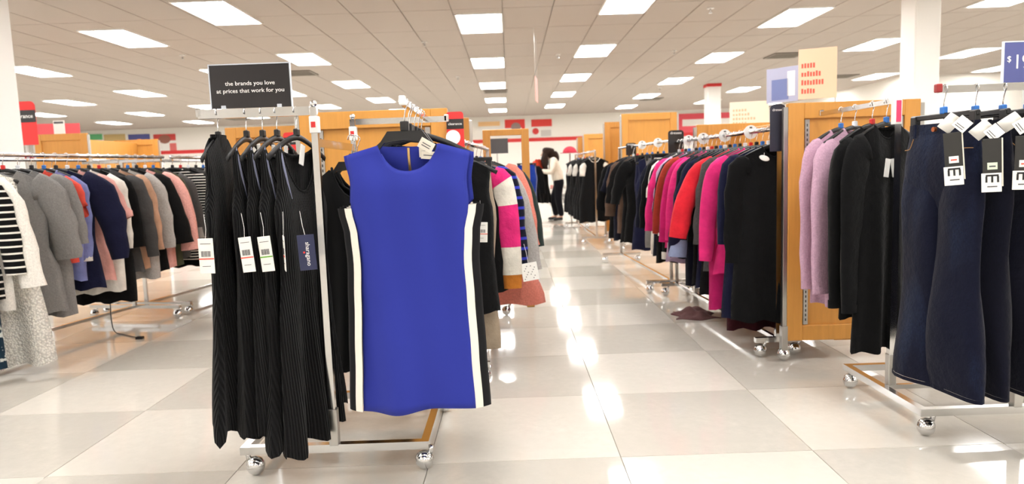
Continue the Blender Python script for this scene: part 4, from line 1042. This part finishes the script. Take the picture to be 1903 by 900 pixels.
# hats in the far frame, red hat and shelf of folded pink knits by the shopper
def hat(x, y, z, r, mat, label, group=None):
    t = thing('hat', label, 'hat', (x, y, z), 0, group)
    B().sphere((0, 0, .02), r, 16, 8, (1, 1, .9), 0, 1).build('crown', mat, t, True)
    B().tube([(0, 0, .012), (0, 0, .02)], r * 1.35, 18).build('brim', mat, t, True)
st = thing('hat_stand', 'white low stand under the black hats', 'stand', (-6.6, 12.4, 0)); B().cbox(-.4, .4, -.2, .2, 1.40, 1.44, .004).build('top', WHITEP, st)
for x in (-.36, .36): B().cbox(x - .03, x + .03, -.18, .18, 0, 1.40, .004).build('side_leg', WHITEP, st)
for x in (-6.80, -6.42): hat(x, 12.4, 1.44, .13, plain('felt_black', (24, 24, 26), .9), 'black felt hat on the low white stand', 'black hats on the stand')
st = thing('shelf_unit', 'low white shelf unit of folded knits beyond the shopper', 'shelf', (1.35, 16.2, 0))
for z in (.25, .6, .95): B().cbox(-.45, .45, -.2, .2, z, z + .03, .004).build('shelf_board', WHITEP, st)
for x in (-.45, .43): B().cbox(x, x + .02, -.2, .2, 0, .98, .003).build('side_panel', WHITEP, st)
def folded(x, z, mat, label, k):
    t = thing('folded_knit', label, 'clothing', (x, 16.1, z)); V = []
    B().cbox(-.14, .14, -.12, .12, 0, .045, .018).build('lower_fold', mat, t, True); B().cbox(-.135, .135, -.118, .11, .047, .085, .016).build('upper_fold', mat, t, True)
for x, z, m_, l in ((1.05, .28, F('blush'), 'folded coral knit on the lowest shelf'), (1.36, .28, F('grey'), 'folded grey knit on the lowest shelf'), (1.05, .63, F('pink'), 'folded pink knit on the middle shelf'), (1.36, .63, F('white'), 'folded white knit on the middle shelf'),
                    (1.62, .63, F('red'), 'folded red knit on the middle shelf'), (1.10, .98, F('white'), 'folded white knit on top of the shelf unit'), (1.45, .98, F('pink'), 'folded pink knit on top of the shelf unit')): folded(x, z, m_, l, 0)
hat(1.12, 12.9, 1.36, .13, fabric((190, 60, 76)), 'rose red hat on a rack post beyond the black dresses')
st = thing('hat_post', 'thin steel hat post by the far black dresses', 'stand', (1.12, 12.9, 0)); B().tube([(0, 0, .02), (0, 0, 1.36)], .012, 8).build('pole', STEEL, st, True); B().tube([(0, 0, 0), (0, 0, .02)], .14, 18).build('base', STEEL, st, True)

# ================================================================ THE SHOPPER
SKIN = plain('skin', (204, 158, 132), .55); HAIR = fabric((46, 32, 26), 'rib', None, 30)
per = thing('person', 'shopper in a cream sweater and dark trousers bending over an orange garment', 'person', (.93, 14.69, 0))
def skin_mesh(name, verts, edges, mat, parent, root=0, sub=2):
    me = bpy.data.meshes.new(name); me.from_pydata([v[0] for v in verts], edges, [])
    o = link(name, me, mat, parent)
    o.modifiers.new('skin', 'SKIN')
    if not me.skin_vertices:
        bpy.context.view_layer.objects.active = o
        bpy.ops.mesh.customdata_skin_add()
    for i, v in enumerate(verts):
        r = v[1]; me.skin_vertices[0].data[i].radius = r if isinstance(r, tuple) else (r, r)
        me.skin_vertices[0].data[i].use_root = (i == root)
    sm = o.modifiers.new('smooth', 'SUBSURF'); sm.levels = sub; sm.render_levels = sub
    return o
# joints (x forward is -x because she faces left)
hip, belly, chest, neck, head, crown = (.10, 0, .86), (.08, 0, 1.0), (.02, 0, 1.18), (-.09, 0, 1.33), (-.17, 0, 1.40), (-.22, 0, 1.47)
arm = lambda s: [(0, s * .17, 1.25), (-.06, s * .20, 1.02), (-.26, s * .15, 1.05), (-.33, s * .13, 1.08)]
leg = lambda s, dx: [(.10, s * .09, .82), (.02 + dx, s * .10, .46), (.09 + dx, s * .10, .09), (-.06 + dx, s * .10, .035)]
V = [(hip, (.09, .07)), (belly, (.10, .085)), (chest, (.13, .10)), (neck, .05), (head, (.085, .075)), (crown, (.07, .065))]; E = [(0, 1), (1, 2), (2, 3), (3, 4), (4, 5)]
def chain(frm, pts, rad):
    for p, r in zip(pts, rad): V.append((p, r)); E.append((frm, len(V) - 1)); frm = len(V) - 1
    return frm
hands = []
for s in (-1, 1):
    e = chain(2, arm(s), (.05, .04, .028, .030)); hands.append((e, s))
    chain(0, leg(s, -.05 * s), (.06, .05, .036, .03))
for e, s in hands:
    b0 = V[e][0]
    for k, (l, dz) in enumerate(((.055, .026), (.062, .010), (.058, -.006), (.045, -.022))):
        chain(e, [(b0[0] - .035, b0[1] - s * .004, b0[2] + dz), (b0[0] - .035 - l * .6, b0[1] - s * .008, b0[2] + dz - .008), (b0[0] - .03 - l, b0[1] - s * .03, b0[2] + dz - .022)], (.010, .009, .007))
    chain(e, [(b0[0] - .012, b0[1] - s * .026, b0[2] + .030), (b0[0] - .04, b0[1] - s * .038, b0[2] + .04)], (.010, .008))
body = skin_mesh('body', V, E, SKIN, per)
B().sphere((-.245, 0, 1.385), .017, 8, 6, (1.4, .8, 1)).build('nose', SKIN, body, True)
for s in (-1, 1):
    B().sphere((-.228, s * .03, 1.425), .012, 8, 6).build('eye', plain('eye_white', (230, 228, 224), .3), body, True)
    B().sphere((-.15, s * .078, 1.405), .024, 8, 6, (.7, .4, 1.2)).build('ear', SKIN, body, True)
B().sphere((-.215, 0, 1.352), .02, 8, 6, (.6, 1.2, .4)).build('mouth', plain('lips', (170, 92, 86), .5), body, True)
# sweater
V = [((.09, 0, .80), (.165, .14)), ((.08, 0, .92), (.16, .135)), ((.06, 0, 1.04), (.15, .13)), ((.01, 0, 1.19), (.16, .13)), ((-.06, 0, 1.30), (.085, .075))]; E = [(0, 1), (1, 2), (2, 3), (3, 4)]
for s in (-1, 1): chain(3, [arm(s)[0], arm(s)[1], (-.2, s * .165, 1.04), (-.28, s * .146, 1.06)], (.085, .07, .05, .042))
skin_mesh('sweater', V, E, F('cream', 'knit'), per)
# trousers and shoes
V = [((.10, 0, .93), (.14, .115)), ((.10, 0, .84), (.14, .115))]; E = [(0, 1)]
for s in (-1, 1): chain(1, [(.09, s * .09, .72), leg(s, -.05 * s)[1], (.085 - .05 * s, s * .10, .075)], (.10, .08, .062))
skin_mesh('trousers', V, E, fabric((17, 18, 25)), per)
for s in (-1, 1):
    dx = -.05 * s
    skin_mesh('shoe', [((.11 + dx, s * .10, .045), (.05, .045)), ((0 + dx, s * .10, .04), (.045, .04)), ((-.10 + dx, s * .10, .032), (.04, .032))], [(0, 1), (1, 2)], plain('shoe_black', (24, 24, 26), .5), per)
# long wavy hair falling forward
V = [((-.20, 0, 1.46), (.10, .11)), ((-.12, 0, 1.48), (.13, .13)), ((-.03, 0, 1.42), (.13, .14)), ((.02, 0, 1.32), (.11, .13)), ((.02, 0, 1.20), (.06, .10))]; E = [(0, 1), (1, 2), (2, 3), (3, 4)]
for k in range(9):
    a = -1 + 2 * k / 8
    chain(1, [(-.17 + .03 * abs(a), a * .13, 1.40), (-.20 + .03 * math.sin(k * 2), a * .15, 1.30), (-.19 + .04 * math.sin(k), a * .15, 1.20), (-.17 + .03 * math.cos(k * 2), a * .14, 1.08 + .05 * math.sin(k * 3))], (.065, .06, .05, .022))
skin_mesh('hair', V, E, HAIR, per, 1)
# what she holds
garment('blouse', 'orange red blouse held up by the shopper', 'blouse', (.60, 14.62, 1.40), PI / 2 - .5, fabric((240, 74, 40)), dict(hem=-.50, sh=.18, prof=[(-.15, .18), (-.3, .19), (-.50, .20)], slen=.22, spread=.04), None, seed=80)
garment('coat', 'black coat draped over the shopper\'s arm', 'coat', (.70, 14.62, 1.16), .5, F('black'), dict(hem=-.78, sh=.10, nw=.04, zt=-.05, drop=.03, prof=[(-.08, .10), (-.3, .13), (-.78, .18)], slen=0, amp=.03), None, seed=81)

# fallback for anything left without a label
for o in bpy.data.objects:
    if o.type == 'CAMERA': continue
    if o.parent is None and 'kind' not in o and 'label' not in o: print('NO LABEL', o.name)
